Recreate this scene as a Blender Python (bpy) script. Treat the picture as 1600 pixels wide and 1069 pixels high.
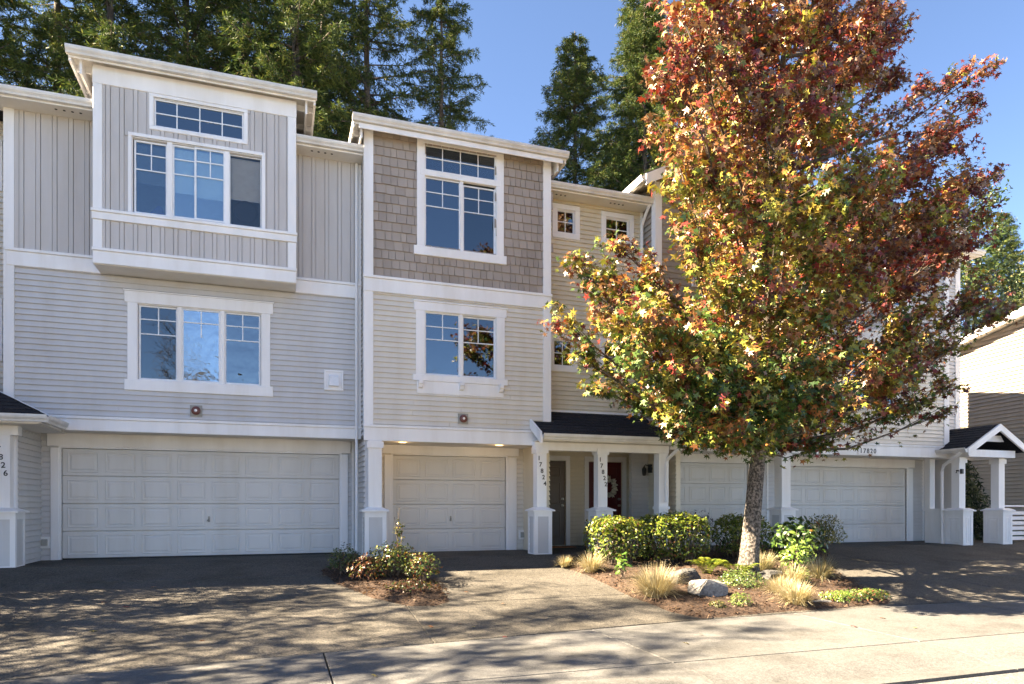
import bpy, bmesh, math, random
import numpy as np
from mathutils import Matrix, Vector

for _o in list(bpy.data.objects):
    bpy.data.objects.remove(_o)
scn = bpy.context.scene
R = math.radians

# ------------------------------------------------------------------ camera
cam_data = bpy.data.cameras.new('camera')
cam = bpy.data.objects.new('camera', cam_data)
scn.collection.objects.link(cam)
cam.location = (0, 0, .98)
cam.rotation_euler = (R(90), 0, R(-19))
cam_data.sensor_width = 36
cam_data.lens = 24.0
cam_data.shift_y = .1597
cam_data.clip_start = .1
cam_data.clip_end = 2000
scn.camera = cam

# ------------------------------------------------------------------ sky, sun, exposure
SUN_EL, SUN_PHI = R(38), R(10.0)        # sun stands to the left, a little behind the facades
sun_to = Vector((-math.cos(SUN_PHI) * math.cos(SUN_EL), math.sin(SUN_PHI) * math.cos(SUN_EL), math.sin(SUN_EL)))
world = bpy.data.worlds.new('World')
scn.world = world
world.use_nodes = True
wn = world.node_tree
wn.nodes.clear()
sky = wn.nodes.new('ShaderNodeTexSky')
sky.sky_type = 'NISHITA'
sky.sun_disc = False
sky.sun_elevation = SUN_EL
sky.sun_rotation = math.atan2(sun_to.x, sun_to.y)
sky.air_density = .55
sky.dust_density = 0
sky.ozone_density = 6
bg = wn.nodes.new('ShaderNodeBackground')
bg.inputs['Strength'].default_value = .055
wo = wn.nodes.new('ShaderNodeOutputWorld')
wn.links.new(sky.outputs[0], bg.inputs[0])
wn.links.new(bg.outputs[0], wo.inputs[0])
sd = bpy.data.lights.new('sun', 'SUN')
sd.energy = 5.0
sd.angle = R(.5)
sd.color = (1, .91, .78)
so = bpy.data.objects.new('sun', sd)
scn.collection.objects.link(so)
so.location = (-30, 10, 30)
so.rotation_euler = (-sun_to).to_track_quat('-Z', 'Y').to_euler()
scn.view_settings.view_transform = 'Standard'
scn.view_settings.look = 'None'
scn.view_settings.exposure = 3.3
scn.view_settings.gamma = 1
scn.view_settings.use_white_balance = True
scn.view_settings.white_balance_temperature = 8200
scn.view_settings.white_balance_tint = 10
scn.view_settings.use_curve_mapping = False
scn.cycles.max_bounces = 8
scn.cycles.transparent_max_bounces = 12
scn.cycles.use_denoising = True

# ------------------------------------------------------------------ helpers
COL = scn.collection
W = {}                                   # world matrix of every object


def link(o, parent=None, mw=None):
    mw = mw if mw is not None else Matrix.Identity(4)
    COL.objects.link(o)
    W[o.name] = mw
    o.matrix_basis = mw
    if parent is not None:
        o.parent = parent
        o.matrix_parent_inverse = W[parent.name].inverted()
    return o


def tag(o, label=None, cat=None, group=None, kind=None):
    if label: o['label'] = label
    if cat: o['category'] = cat
    if group: o['group'] = group
    if kind: o['kind'] = kind
    return o


def thing(name, loc, label=None, cat=None, group=None, kind=None):
    o = bpy.data.objects.new(name, None)
    o.empty_display_size = .2
    link(o, None, Matrix.Translation(loc))
    return tag(o, label, cat, group, kind)


class MB:
    def __init__(s):
        s.v, s.f = [], []

    def box(s, x0, x1, y0, y1, z0, z1):
        n = len(s.v)
        s.v += [(x0, y0, z0), (x1, y0, z0), (x1, y1, z0), (x0, y1, z0), (x0, y0, z1), (x1, y0, z1), (x1, y1, z1), (x0, y1, z1)]
        s.f += [tuple(n + i for i in q) for q in ((0, 3, 2, 1), (4, 5, 6, 7), (0, 1, 5, 4), (1, 2, 6, 5), (2, 3, 7, 6), (3, 0, 4, 7))]
        return s

    def poly(s, pts):
        n = len(s.v)
        s.v += list(pts)
        s.f.append(tuple(range(n, n + len(pts))))
        return s

    def loft(s, loops, cap=True, close=True):
        """rings of equal length joined by quads"""
        n = len(s.v)
        k = len(loops[0])
        for lp in loops: s.v += list(lp)
        for i in range(len(loops) - 1):
            for j in range(k if close else k - 1):
                a, b = n + i * k + j, n + i * k + (j + 1) % k
                s.f.append((a, b, b + k, a + k))
        if cap:
            s.f.append(tuple(n + j for j in reversed(range(k))))
            s.f.append(tuple(n + (len(loops) - 1) * k + j for j in range(k)))
        return s

    def prism(s, pts, d):
        """polygon pts (list of 3D) pushed along d"""
        d = Vector(d)
        return s.loft([[tuple(p) for p in pts], [tuple(Vector(p) + d) for p in pts]])

    def tube(s, path, rad, k=8):
        path = [Vector(p) for p in path]
        rads = rad if isinstance(rad, (list, tuple)) else [rad] * len(path)
        loops = []
        for i, p in enumerate(path):
            t = (path[min(i + 1, len(path) - 1)] - path[max(i - 1, 0)]).normalized()
            a = t.orthogonal().normalized() if abs(t.z) < .9 else Vector((1, 0, 0)).cross(t).normalized()
            if abs(t.z) < .9: a = Vector((0, 0, 1)).cross(t).normalized()
            b = t.cross(a)
            loops.append([tuple(p + (a * math.cos(2 * math.pi * j / k) + b * math.sin(2 * math.pi * j / k)) * rads[i]) for j in range(k)])
        return s.loft(loops)

    def mesh(s, name, m=None, smooth=False):
        me = bpy.data.meshes.new(name)
        me.from_pydata(s.v, [], s.f)
        bm = bmesh.new()
        bm.from_mesh(me)
        bmesh.ops.recalc_face_normals(bm, faces=bm.faces)
        bm.to_mesh(me)
        bm.free()
        if smooth: me.shade_smooth()
        if m: me.materials.append(m)
        return me

    def build(s, name, m, parent=None, mw=None, smooth=False):
        return link(bpy.data.objects.new(name, s.mesh(name, m, smooth)), parent, mw)


def np_mesh(name, verts, faces, m, cols=None, smooth=False):
    """big mesh from arrays; faces (M,K)"""
    me = bpy.data.meshes.new(name)
    nv, (nf, k) = len(verts), faces.shape
    me.vertices.add(nv)
    me.vertices.foreach_set('co', np.ascontiguousarray(verts, dtype=np.float32).ravel())
    me.loops.add(nf * k)
    me.loops.foreach_set('vertex_index', np.ascontiguousarray(faces, dtype=np.int32).ravel())
    me.polygons.add(nf)
    me.polygons.foreach_set('loop_start', np.arange(0, nf * k, k, dtype=np.int32))
    me.polygons.foreach_set('loop_total', np.full(nf, k, dtype=np.int32))
    if cols is not None:
        at = me.attributes.new('col', 'FLOAT_COLOR', 'POINT')
        c4 = np.ones((nv, 4), np.float32)
        c4[:, :3] = cols
        at.data.foreach_set('color', c4.ravel())
    me.update(calc_edges=True)
    me.validate()
    if smooth: me.shade_smooth()
    me.materials.append(m)
    return me


# ------------------------------------------------------------------ materials
def node_mat(name):
    m = bpy.data.materials.new(name)
    m.use_nodes = True
    nt = m.node_tree
    return m, nt, nt.nodes['Principled BSDF'], nt.nodes['Material Output']


def noise(nt, scale, detail=4, rough=.55, coord='Object', stretch=None):
    tc = nt.nodes.new('ShaderNodeTexCoord')
    nz = nt.nodes.new('ShaderNodeTexNoise')
    nz.inputs['Scale'].default_value = scale
    nz.inputs['Detail'].default_value = detail
    nz.inputs['Roughness'].default_value = rough
    src = tc.outputs[coord]
    if coord == 'World':
        pass
    if stretch:
        mp = nt.nodes.new('ShaderNodeMapping')
        mp.inputs['Scale'].default_value = stretch
        nt.links.new(src, mp.inputs[0])
        src = mp.outputs[0]
    nt.links.new(src, nz.inputs['Vector'])
    return nz


def geo_noise(nt, scale, detail=4, rough=.55, stretch=(1, 1, 1)):
    g = nt.nodes.new('ShaderNodeNewGeometry')
    mp = nt.nodes.new('ShaderNodeMapping')
    mp.inputs['Scale'].default_value = stretch
    nz = nt.nodes.new('ShaderNodeTexNoise')
    nz.inputs['Scale'].default_value = scale
    nz.inputs['Detail'].default_value = detail
    nz.inputs['Roughness'].default_value = rough
    nt.links.new(g.outputs['Position'], mp.inputs[0])
    nt.links.new(mp.outputs[0], nz.inputs['Vector'])
    return nz


def ramp(nt, fac, stops):
    r = nt.nodes.new('ShaderNodeValToRGB')
    els = r.color_ramp.elements
    while len(els) < len(stops): els.new(.5)
    for e, (p, c) in zip(els, stops):
        e.position = p
        e.color = (*c, 1) if len(c) == 3 else c
    nt.links.new(fac, r.inputs[0])
    return r


def mul(nt, a, b, fac=1, mode='MULTIPLY'):
    x = nt.nodes.new('ShaderNodeMix')
    x.data_type = 'RGBA'
    x.blend_type = mode
    x.inputs[0].default_value = fac
    for s, i in ((a, 6), (b, 7)):
        if isinstance(s, tuple): x.inputs[i].default_value = (*s, 1)
        else: nt.links.new(s, x.inputs[i])
    return x.outputs[2]


def bump(nt, bs, h, strength, dist=.01):
    b = nt.nodes.new('ShaderNodeBump')
    b.inputs['Strength'].default_value = strength
    b.inputs['Distance'].default_value = dist
    nt.links.new(h, b.inputs['Height'])
    nt.links.new(b.outputs[0], bs.inputs['Normal'])


def paint(name, c, rough=.55, var=.08, streak=True, bs=.15, rnd=.05):
    m, nt, b, out = node_mat(name)
    n1 = geo_noise(nt, 2.2, 7, .62, (1, 1, .16) if streak else (1, 1, 1))
    k = 1 - var
    r1 = ramp(nt, n1.outputs[0], [(.28, (k * .95, k * .93, k * .9)), (.5, (.5 + k * .5,) * 3), (.62, (1, 1, 1))])
    col = mul(nt, c, r1.outputs[0])
    if rnd:
        oi = nt.nodes.new('ShaderNodeObjectInfo')
        r2 = ramp(nt, oi.outputs['Random'], [(0, (1 - rnd,) * 3), (1, (1, 1, 1))])
        col = mul(nt, col, r2.outputs[0])
    nt.links.new(col, b.inputs['Base Color'])
    b.inputs['Roughness'].default_value = rough
    n2 = geo_noise(nt, 45, 3)
    bump(nt, b, n2.outputs[0], bs, .003)
    return m


def plain(name, c, rough=.5, metal=0, spec=.5):
    m, nt, b, out = node_mat(name)
    n1 = geo_noise(nt, 9, 4)
    r1 = ramp(nt, n1.outputs[0], [(.3, (.86, .86, .86)), (.7, (1, 1, 1))])
    nt.links.new(mul(nt, c, r1.outputs[0]), b.inputs['Base Color'])
    b.inputs['Roughness'].default_value = rough
    b.inputs['Metallic'].default_value = metal
    b.inputs['Specular IOR Level'].default_value = spec
    return m


def speckle(name, cols, s1, s2, dirt=(.55, .55, .55), rough=.85, bstr=.5, rnd=0.):
    m, nt, b, out = node_mat(name)
    g = nt.nodes.new('ShaderNodeNewGeometry')
    vo = nt.nodes.new('ShaderNodeTexVoronoi')
    vo.inputs['Scale'].default_value = s1
    nt.links.new(g.outputs['Position'], vo.inputs['Vector'])
    sep = nt.nodes.new('ShaderNodeSeparateColor')
    nt.links.new(vo.outputs['Color'], sep.inputs[0])
    n = len(cols)
    r1 = ramp(nt, sep.outputs[0], [(i / (n - 1), c) for i, c in enumerate(cols)])
    n2 = geo_noise(nt, s2, 7, .68)
    r2 = ramp(nt, n2.outputs[0], [(.32, dirt), (.52, (.9, .9, .9)), (.72, (1.0, 1.0, 1.0))])
    n3 = geo_noise(nt, 22, 3, .6)
    r3 = ramp(nt, n3.outputs[0], [(.3, (.78, .78, .78)), (.7, (1, 1, 1))])
    col = mul(nt, mul(nt, r1.outputs[0], r2.outputs[0]), r3.outputs[0])
    if rnd:
        oi = nt.nodes.new('ShaderNodeObjectInfo')
        r4 = ramp(nt, oi.outputs['Random'], [(0, (1 - rnd,) * 3), (1, (1, 1, 1))])
        col = mul(nt, col, r4.outputs[0])
    nt.links.new(col, b.inputs['Base Color'])
    b.inputs['Roughness'].default_value = rough
    b.inputs['Specular IOR Level'].default_value = .25
    bump(nt, b, vo.outputs['Distance'], bstr, .006)
    return m


def leaf_mat(name, tr=.35, rough=.42, spec=.4, attr=True, col=(.1, .2, .03)):
    m, nt, b, out = node_mat(name)
    b.inputs['Roughness'].default_value = rough
    b.inputs['Specular IOR Level'].default_value = spec
    tl = nt.nodes.new('ShaderNodeBsdfTranslucent')
    if attr:
        a = nt.nodes.new('ShaderNodeAttribute')
        a.attribute_name = 'col'
        nt.links.new(a.outputs['Color'], b.inputs['Base Color'])
        nt.links.new(mul(nt, a.outputs['Color'], (1.15, 1.08, .8)), tl.inputs[0])
    else:
        b.inputs['Base Color'].default_value = (*col, 1)
        tl.inputs[0].default_value = (*col, 1)
    mx = nt.nodes.new('ShaderNodeMixShader')
    mx.inputs[0].default_value = tr
    nt.links.new(b.outputs[0], mx.inputs[1])
    nt.links.new(tl.outputs[0], mx.inputs[2])
    nt.links.new(mx.outputs[0], out.inputs[0])
    return m


def glass_mat(name, tint=(.05, .06, .07), refl=.34, wave=0., wscale=3., rough=.012):
    """coated window glass: part mirror, part see-through tinted"""
    m, nt, b, out = node_mat(name)
    nt.nodes.remove(b)
    gl = nt.nodes.new('ShaderNodeBsdfGlossy')
    gl.inputs['Roughness'].default_value = rough
    gl.inputs[0].default_value = (.84, .95, 1, 1)
    tr = nt.nodes.new('ShaderNodeBsdfTransparent')
    tr.inputs[0].default_value = (*tint, 1)
    lw = nt.nodes.new('ShaderNodeLayerWeight')
    lw.inputs['Blend'].default_value = .35
    mr = nt.nodes.new('ShaderNodeMapRange')
    mr.inputs['From Min'].default_value = 0
    mr.inputs['From Max'].default_value = 1
    mr.inputs['To Min'].default_value = refl
    mr.inputs['To Max'].default_value = min(1, refl + .55)
    nt.links.new(lw.outputs['Fresnel'], mr.inputs[0])
    mx = nt.nodes.new('ShaderNodeMixShader')
    nt.links.new(mr.outputs[0], mx.inputs[0])
    nt.links.new(tr.outputs[0], mx.inputs[1])
    nt.links.new(gl.outputs[0], mx.inputs[2])
    nt.links.new(mx.outputs[0], out.inputs[0])
    nz = geo_noise(nt, wscale, 2 if wave < .3 else 5, .5)
    bp = nt.nodes.new('ShaderNodeBump')
    bp.inputs['Strength'].default_value = max(wave, .03)
    bp.inputs['Distance'].default_value = .02
    nt.links.new(nz.outputs[0], bp.inputs['Height'])
    nt.links.new(bp.outputs[0], gl.inputs['Normal'])
    return m


def bark_mat(name, light, dark, scale=9, stretch=(1, 1, .35), bs=.9):
    m, nt, b, out = node_mat(name)
    n1 = geo_noise(nt, scale, 6, .65, stretch)
    r1 = ramp(nt, n1.outputs[0], [(.44, dark), (.53, tuple(.5 * l + .5 * d for l, d in zip(light, dark))), (.66, light)])
    nt.links.new(r1.outputs[0], b.inputs['Base Color'])
    b.inputs['Roughness'].default_value = .9
    bump(nt, b, n1.outputs[0], bs, .03)
    return m


M = {}
M['trim'] = paint('white_trim_paint', (.86, .85, .85), .5, .09, True, .1, .03)
M['soffit'] = paint('cream_soffit_paint', (.74, .71, .66), .6, .08, False, .1, 0)
M['grey_siding'] = paint('grey_vinyl_siding', (.60, .59, .59), .5, .08, True, .2, .05)
M['beige_siding'] = paint('beige_vinyl_siding', (.72, .675, .605), .5, .08, True, .2, .05)
M['tan_siding'] = paint('tan_vinyl_siding', (.72, .65, .52), .5, .08, True, .2, .05)
M['brown_siding'] = paint('brown_lap_siding', (.34, .305, .27), .55, .1, True, .2, .07)
M['white_siding'] = paint('cream_vinyl_siding', (.40, .345, .29), .5, .07, True, .2, .04)
M['batten'] = paint('taupe_board_and_batten', (.55, .52, .505), .6, .1, True, .2, .04)
M['shingle'] = paint('brown_wall_shingle', (.40, .338, .292), .75, .12, True, .5, .2)
M['garage'] = paint('off_white_garage_door', (.66, .65, .63), .45, .06, True, .12, .02)
M['gutter'] = paint('weathered_gutter', (.70, .68, .65), .4, .22, True, .08, 0)
M['asphalt_shingle'] = speckle('dark_roof_shingle', [(.018, .018, .022), (.03, .03, .036), (.05, .05, .058)], 90, 3, (.75, .75, .75), .9, .4, .3)
M['dark_wood'] = paint('taupe_entry_door', (.14, .11, .09), .45, .1, True, .1, 0)
M['red_door'] = paint('dark_red_entry_door', (.10, .013, .015), .4, .1, True, .1, 0)
M['mat'] = plain('orange_brown_doormat', (.33, .13, .05), .95)
M['black'] = plain('black_metal', (.02, .02, .022), .4)
M['brass'] = plain('brushed_metal', (.5, .47, .42), .3, .9)
M['bell'] = plain('maroon_alarm_bell', (.16, .05, .04), .35)
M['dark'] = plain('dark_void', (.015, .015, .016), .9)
M['room'] = plain('room_wall', (.25, .24, .23), .9)
M['blind'] = plain('white_blind', (.72, .72, .70), .6)
M['plastic'] = plain('grey_plastic', (.35, .34, .30), .6)
M['vinyl'] = plain('white_vinyl_frame', (.82, .83, .85), .35)
M['statue'] = plain('grey_cement', (.22, .22, .23), .9)
M['wreath'] = plain('pale_dried_leaf', (.62, .62, .56), .8)
M['glass'] = glass_mat('blue_window_glass', (.26, .32, .38), .15)
M['screen_glass'] = glass_mat('screened_window_glass', (.16, .18, .20), .11)
M['film_glass'] = glass_mat('crinkled_film_glass', (.25, .28, .30), .42, .34, 4.5, .05)
M['lit_glass'] = glass_mat('sky_bright_glass', (.78, .88, .92), .2)
M['aggregate'] = speckle('exposed_aggregate', [(.04, .039, .038), (.088, .081, .07), (.122, .11, .093), (.166, .15, .128), (.074, .072, .069)], 75, .9, (.5, .49, .47), .85, .7, .06)
M['concrete'] = speckle('pale_concrete', [(.105, .104, .102), (.137, .136, .133), (.17, .169, .165)], 90, 1.1, (.56, .55, .53), .85, .3, .1)
M['bounce_concrete'] = speckle('pale_bounce_concrete', [(.42, .40, .37), (.47, .45, .42), (.52, .50, .47)], 90, 1.0, (.8, .8, .8), .85, .3, .08)  # far-side paving only, lightened to throw light back on the facades
M['road'] = speckle('asphalt', [(.09, .09, .092), (.14, .14, .14), (.20, .198, .19)], 80, 1.2, (.7, .7, .7), .85, .6)
M['soil'] = speckle('bark_soil', [(.033, .023, .018), (.072, .046, .033), (.115, .075, .053)], 45, 2.5, (.5, .48, .45), .95, .9)
M['earth'] = speckle('grassy_earth', [(.05, .06, .02), (.07, .085, .03), (.10, .09, .045)], 12, .6, (.6, .6, .6), .95, .5)
M['leaf'] = leaf_mat('autumn_leaf', .16, .38, .5)
M['needle'] = leaf_mat('fir_needles', .22, .6, .25)
M['hedge_leaf'] = leaf_mat('hedge_leaf', .25, .35, .5)
M['grass'] = leaf_mat('dry_grass', .3, .6, .2)
M['bark'] = bark_mat('pale_flaky_bark', (.25, .215, .19), (.035, .03, .026), 26, (1, 1, .9))
M['limb'] = bark_mat('brown_limb_bark', (.15, .115, .09), (.05, .04, .03), 12)
M['fir_bark'] = bark_mat('fir_bark', (.16, .12, .095), (.04, .03, .025), 6)
M['stem'] = bark_mat('twig_bark', (.22, .17, .13), (.08, .06, .045), 20)
M['rock'] = speckle('pale_granite', [(.20, .19, .18), (.30, .29, .275), (.36, .35, .33)], 40, 3.5, (.45, .44, .42), .9, .4)
M['dark_rock'] = speckle('dark_basalt', [(.05, .05, .05), (.09, .09, .088), (.14, .135, .13)], 40, 3.5, (.5, .5, .5), .9, .5)
_m, _nt, _b, _o2 = node_mat('warm_downlight')
_b.inputs['Emission Color'].default_value = (1, .62, .25, 1)
_b.inputs['Emission Strength'].default_value = .16
M['lamp'] = _m
M['film_dark'] = glass_mat('crinkled_film_dark_glass', (.18, .20, .22), .2, .26, 4.0, .04)
M['screen_glass2'] = glass_mat('screened_bay_glass', (.50, .58, .64), .12)
M['open_glass'] = glass_mat('insect_screen', (.8, .8, .8), .02)
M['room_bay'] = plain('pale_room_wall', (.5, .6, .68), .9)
M['blue'] = plain('blue_fabric', (.03, .12, .55), .8)

# ------------------------------------------------------------------ ground
def gz(y):
    if y >= 12.6: return 0.
    if y >= 7.4: return -.52 * (12.6 - y) / 5.2
    if y >= 5.65: return -.52
    if y >= 5.2: return -.52 - .02 * (5.65 - y) / .45
    if y >= 4.9: return -.54 - .06 * (5.2 - y) / .3
    if y >= 4.6: return -.60 + .015 * (4.9 - y) / .3
    return -.585


def sheet(name, xs, ys, dz, m):
    b = MB()
    n = len(xs)
    for y in ys:
        for x in xs: b.v.append((x, y, gz(y) + dz))
    for j in range(len(ys) - 1):
        for i in range(n - 1):
            a = j * n + i
            b.f.append((a, a + 1, a + 1 + n, a + n))
    return b.build(name, m)


tag(sheet('ground', [-400, -60, 60, 400], [-400, -60, 3.8, 4.6, 5.65, 7.4, 12.6, 60, 500], -.09, M['earth']), kind='structure')
tag(sheet('road', [-120, 0, 120], [-7, 0, 4.62], -.03, M['road']), kind='structure')


def slab(pts, parent, m, name='concrete_slab', th=.1, dz=0.):
    """flat-topped paving piece; its top follows the fall of the ground"""
    b = MB()
    n = len(pts)
    g = .007
    cx, cy = sum(p[0] for p in pts) / n, sum(p[1] for p in pts) / n
    top = [(x, y, gz(y) + dz) for x, y in pts]
    ins = [(x + (cx - x) * .004, y + (cy - y) * .004, gz(y) + dz) for x, y in pts]
    mid = [(x, y, z - .008) for x, y, z in top]
    bot = [(x, y, z - th) for x, y, z in top]
    b.loft([bot, mid, ins])
    return b.build(name, m, parent)


def side_y(x):      # back edge of the sidewalk bends slightly
    tab = [(-40, 6.2), (-9, 6.6), (-2.2, 6.95), (.3, 7.2), (4.35, 7.55), (8.85, 7.7), (12, 7.5), (40, 6.5)]
    for (a, b), (c, d) in zip(tab, tab[1:]):
        if a <= x <= c: return b + (d - b) * (x - a) / (c - a)
    return 7.


joints = [.45 + 3.13 * k for k in range(-7, 10)]
walk = thing('sidewalk', (0, 6.5, -.52), kind='structure')
kerb = thing('kerb', (0, 5.2, -.52), kind='structure')
for a, c in zip(joints, joints[1:]):
    a2, c2 = a + .007, c - .007
    ym = (a + c) / 2
    slab([(a2, 5.67), (c2, 5.67), (c2, side_y(c2) - .012), (ym, side_y(ym) - .012), (a2, side_y(a2) - .012)], walk, M['concrete'], 'paving_slab')
    b = MB()
    prof = [(5.645, -.52), (5.3, -.522), (5.2, -.528), (5.08, -.55), (4.95, -.585), (4.85, -.6), (4.61, -.585), (4.61, -.75), (5.645, -.75)]
    b.loft([[(a2, y, z) for y, z in prof], [(c2, y, z) for y, z in prof]])
    b.build('kerb_piece', M['concrete'], kerb)


def drive(x0, x1, dz=0., rows=(14.45, 12.6, 11.3, 9.1), split=None, skew=0.):
    d = thing('driveway', ((x0 + x1) / 2, 10.5, -.2), kind='structure')
    cols = [x0, x1] if split is None else [x0, split, x1]
    for ca, cb in zip(cols, cols[1:]):
        ca, cb = ca + .005, cb - .005
        for r0, r1 in zip(rows, rows[1:]):
            slab([(ca, r1 + .022), (cb, r1 + .022), (cb, r0), (ca, r0)], d, M['aggregate'], dz=dz)
        cm = (ca + cb) / 2
        yb = rows[-1]
        slab([(ca, side_y(ca) + .006), (cm, side_y(cm) + .006), (cb, side_y(cb) + .006), (cb, yb), (ca, yb)], d, M['aggregate'], dz=dz)
    return d


drive(-9.5, -4.3)
drive(-4.29, 1.632)
drive(1.624, 6.91)
drive(6.902, 11.568)
drive(11.57, 24, rows=(14.45, 12.6, 10.6, 9.1), split=17.4)
# unseen far side of the street, paved pale to bounce light at the facades
far = thing('far_pavement', (0, -8, -.55), kind='structure')
for k in range(-4, 6):
    b = MB(); b.box(k * 6.3 - 3.1, k * 6.3 + 3.1, -9.0, -7.1, -.7, -.53); b.build('paving_slab', M['bounce_concrete'], far)
    b = MB(); b.box(k * 6.3 - 2.6, k * 6.3 + 2.4, -15.5, -9.02, -.7, -.5); b.build('concrete_slab', M['bounce_concrete'], far)
# porch floors
pf = MB()
pf.box(5.3, 8.4, 14.46, 15.25, -.1, .0)
tag(pf.build('porch_floor', M['concrete']), kind='structure')


def bed(name, poly, rise, label):
    """mounded planting bed inside a polygon"""
    bm = bmesh.new()
    vs = [bm.verts.new((x, y, 0)) for x, y in poly]
    bm.faces.new(vs)
    bmesh.ops.triangulate(bm, faces=bm.faces)
    for _ in range(4):
        bmesh.ops.subdivide_edges(bm, edges=[e for e in bm.edges if e.calc_length() > .22], cuts=1, use_grid_fill=False)
        bmesh.ops.triangulate(bm, faces=bm.faces)
    rnd = random.Random(3)
    n = len(poly)
    for v in bm.verts:
        dm = 9
        for i in range(n):
            a, c = Vector(poly[i]), Vector(poly[(i + 1) % n])
            p = Vector((v.co.x, v.co.y))
            t = max(0, min(1, (p - a).dot(c - a) / (c - a).length_squared))
            dm = min(dm, (p - a - (c - a) * t).length)
        k = min(1, dm / .45)
        v.co.z = gz(v.co.y) + .004 + rise * (1 - (1 - k) ** 2) + (rnd.uniform(-.012, .02) if dm > .03 else -.02)
    me = bpy.data.meshes.new(name)
    bm.to_mesh(me)
    bm.free()
    me.shade_smooth()
    me.materials.append(M['soil'])
    return tag(link(bpy.data.objects.new(name, me)), kind='structure')


POLY_A = [(.62, 11.6), (.8, 10.6), (1.2, 9.6), (1.62, 9.0), (2.05, 8.92), (2.3, 9.2), (2.42, 10.3), (2.3, 11.5), (2.1, 12.75), (1.3, 12.75), (.95, 12.3)]
POLY_B = [(4.78, 11.5), (4.95, 10.6), (4.9, 9.0), (5.0, 8.0), (5.25, 7.58), (6.2, 7.66), (7.4, 7.69), (8.6, 7.74), (8.9, 8.0), (9.2, 8.6), (9.85, 10.0), (10.7, 11.2), (11.5, 11.9), (11.5, 12.6), (8.5, 12.6), (5.5, 12.3)]
POLY_C = [(-9, 7.2), (-4.5, 7.2), (-4.4, 9), (-4.8, 11.5), (-9, 11.5)]
bed('planting_bed', POLY_A, .05, '')
bed('planting_bed', POLY_B, .07, '')
bed('planting_bed', POLY_C, .06, '')

# ------------------------------------------------------------------ building helpers
def Fr(x, y, ang=0.):
    return Matrix.Translation((x, y, 0)) @ Matrix.Rotation(ang, 4, 'Z')


_bm_cache = {}


def board_mesh(ln, h, m, proud=.03):
    k = (round(ln, 2), h, m.name, proud)
    if k not in _bm_cache:
        b = MB()
        p = proud
        g = .017
        prof = [(0, g), (-p, g), (-p * .97, g + h * .1), (-.004, h), (0, h)]
        b.loft([[(0, y, z) for y, z in prof], [(ln, y, z) for y, z in prof]])
        _bm_cache[k] = b.mesh('siding_board', m)
    return _bm_cache[k]


def put(mesh, name, parent, mw):
    return link(bpy.data.objects.new(name, mesh), parent, mw)


def backing(parent, fr, u0, u1, z0, z1, holes, m, name='wall', th=.1):
    us = sorted({u0, u1, *[min(max(h[i], u0), u1) for h in holes for i in (0, 1)]})
    zs = sorted({z0, z1, *[min(max(h[i], z0), z1) for h in holes for i in (2, 3)]})
    b = MB()
    for a, c in zip(us, us[1:]):
        for e, g in zip(zs, zs[1:]):
            um, zm = (a + c) / 2, (e + g) / 2
            if not any(h[0] < um < h[1] and h[2] < zm < h[3] for h in holes):
                b.box(a, c, 0, th, e, g)
    return b.build(name, m, parent, fr)


_jr = random.Random(77)


def lap_wall(parent, fr, u0, u1, z0, z1, holes, m, h=.098, name='wall', top=None, proud=.03):
    """wall with single overlapping boards; top(z) gives (ua, ub) limits under a gable"""
    wl = backing(parent, fr, u0, u1, z0, z1, holes, m, name)
    z = z0
    while z < z1 - .02:
        hh = min(h, z1 - z)
        segs = [(u0, u1)]
        for ho in holes:
            if ho[2] < z + hh - .01 and ho[3] > z + .01:
                ns = []
                for a, c in segs:
                    if ho[1] <= a or ho[0] >= c: ns.append((a, c)); continue
                    if ho[0] > a: ns.append((a, ho[0]))
                    if ho[1] < c: ns.append((ho[1], c))
                segs = ns
        cut = []
        for a, c in segs:          # boards come in lengths; their butt joints are staggered
            if c - a > 2.6:
                j = a + (c - a) * (.22 + .56 * _jr.random())
                cut += [(a, j - .002), (j + .002, c)]
            else: cut.append((a, c))
        for a, c in cut:
            if c - a > .03:
                put(board_mesh(c - a, round(hh, 3), m, proud), 'siding_board', wl, fr @ Matrix.Translation((a, 0, z)))
        z += h
    return wl


def trim(parent, fr, u0, u1, z0, z1, name='trim_board', m=None, p=.034, back=.0):
    """a flat trim board with a soft outer edge, proud of the wall by p"""
    e = min(.006, (u1 - u0) * .2, (z1 - z0) * .2)
    b = MB()
    b.loft([[(u0, back, z0), (u1, back, z0), (u1, back, z1), (u0, back, z1)],
            [(u0, -p + e, z0), (u1, -p + e, z0), (u1, -p + e, z1), (u0, -p + e, z1)],
            [(u0 + e, -p, z0 + e), (u1 - e, -p, z0 + e), (u1 - e, -p, z1 - e), (u0 + e, -p, z1 - e)]])
    return b.build(name, m or M['trim'], parent, fr)


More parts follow.
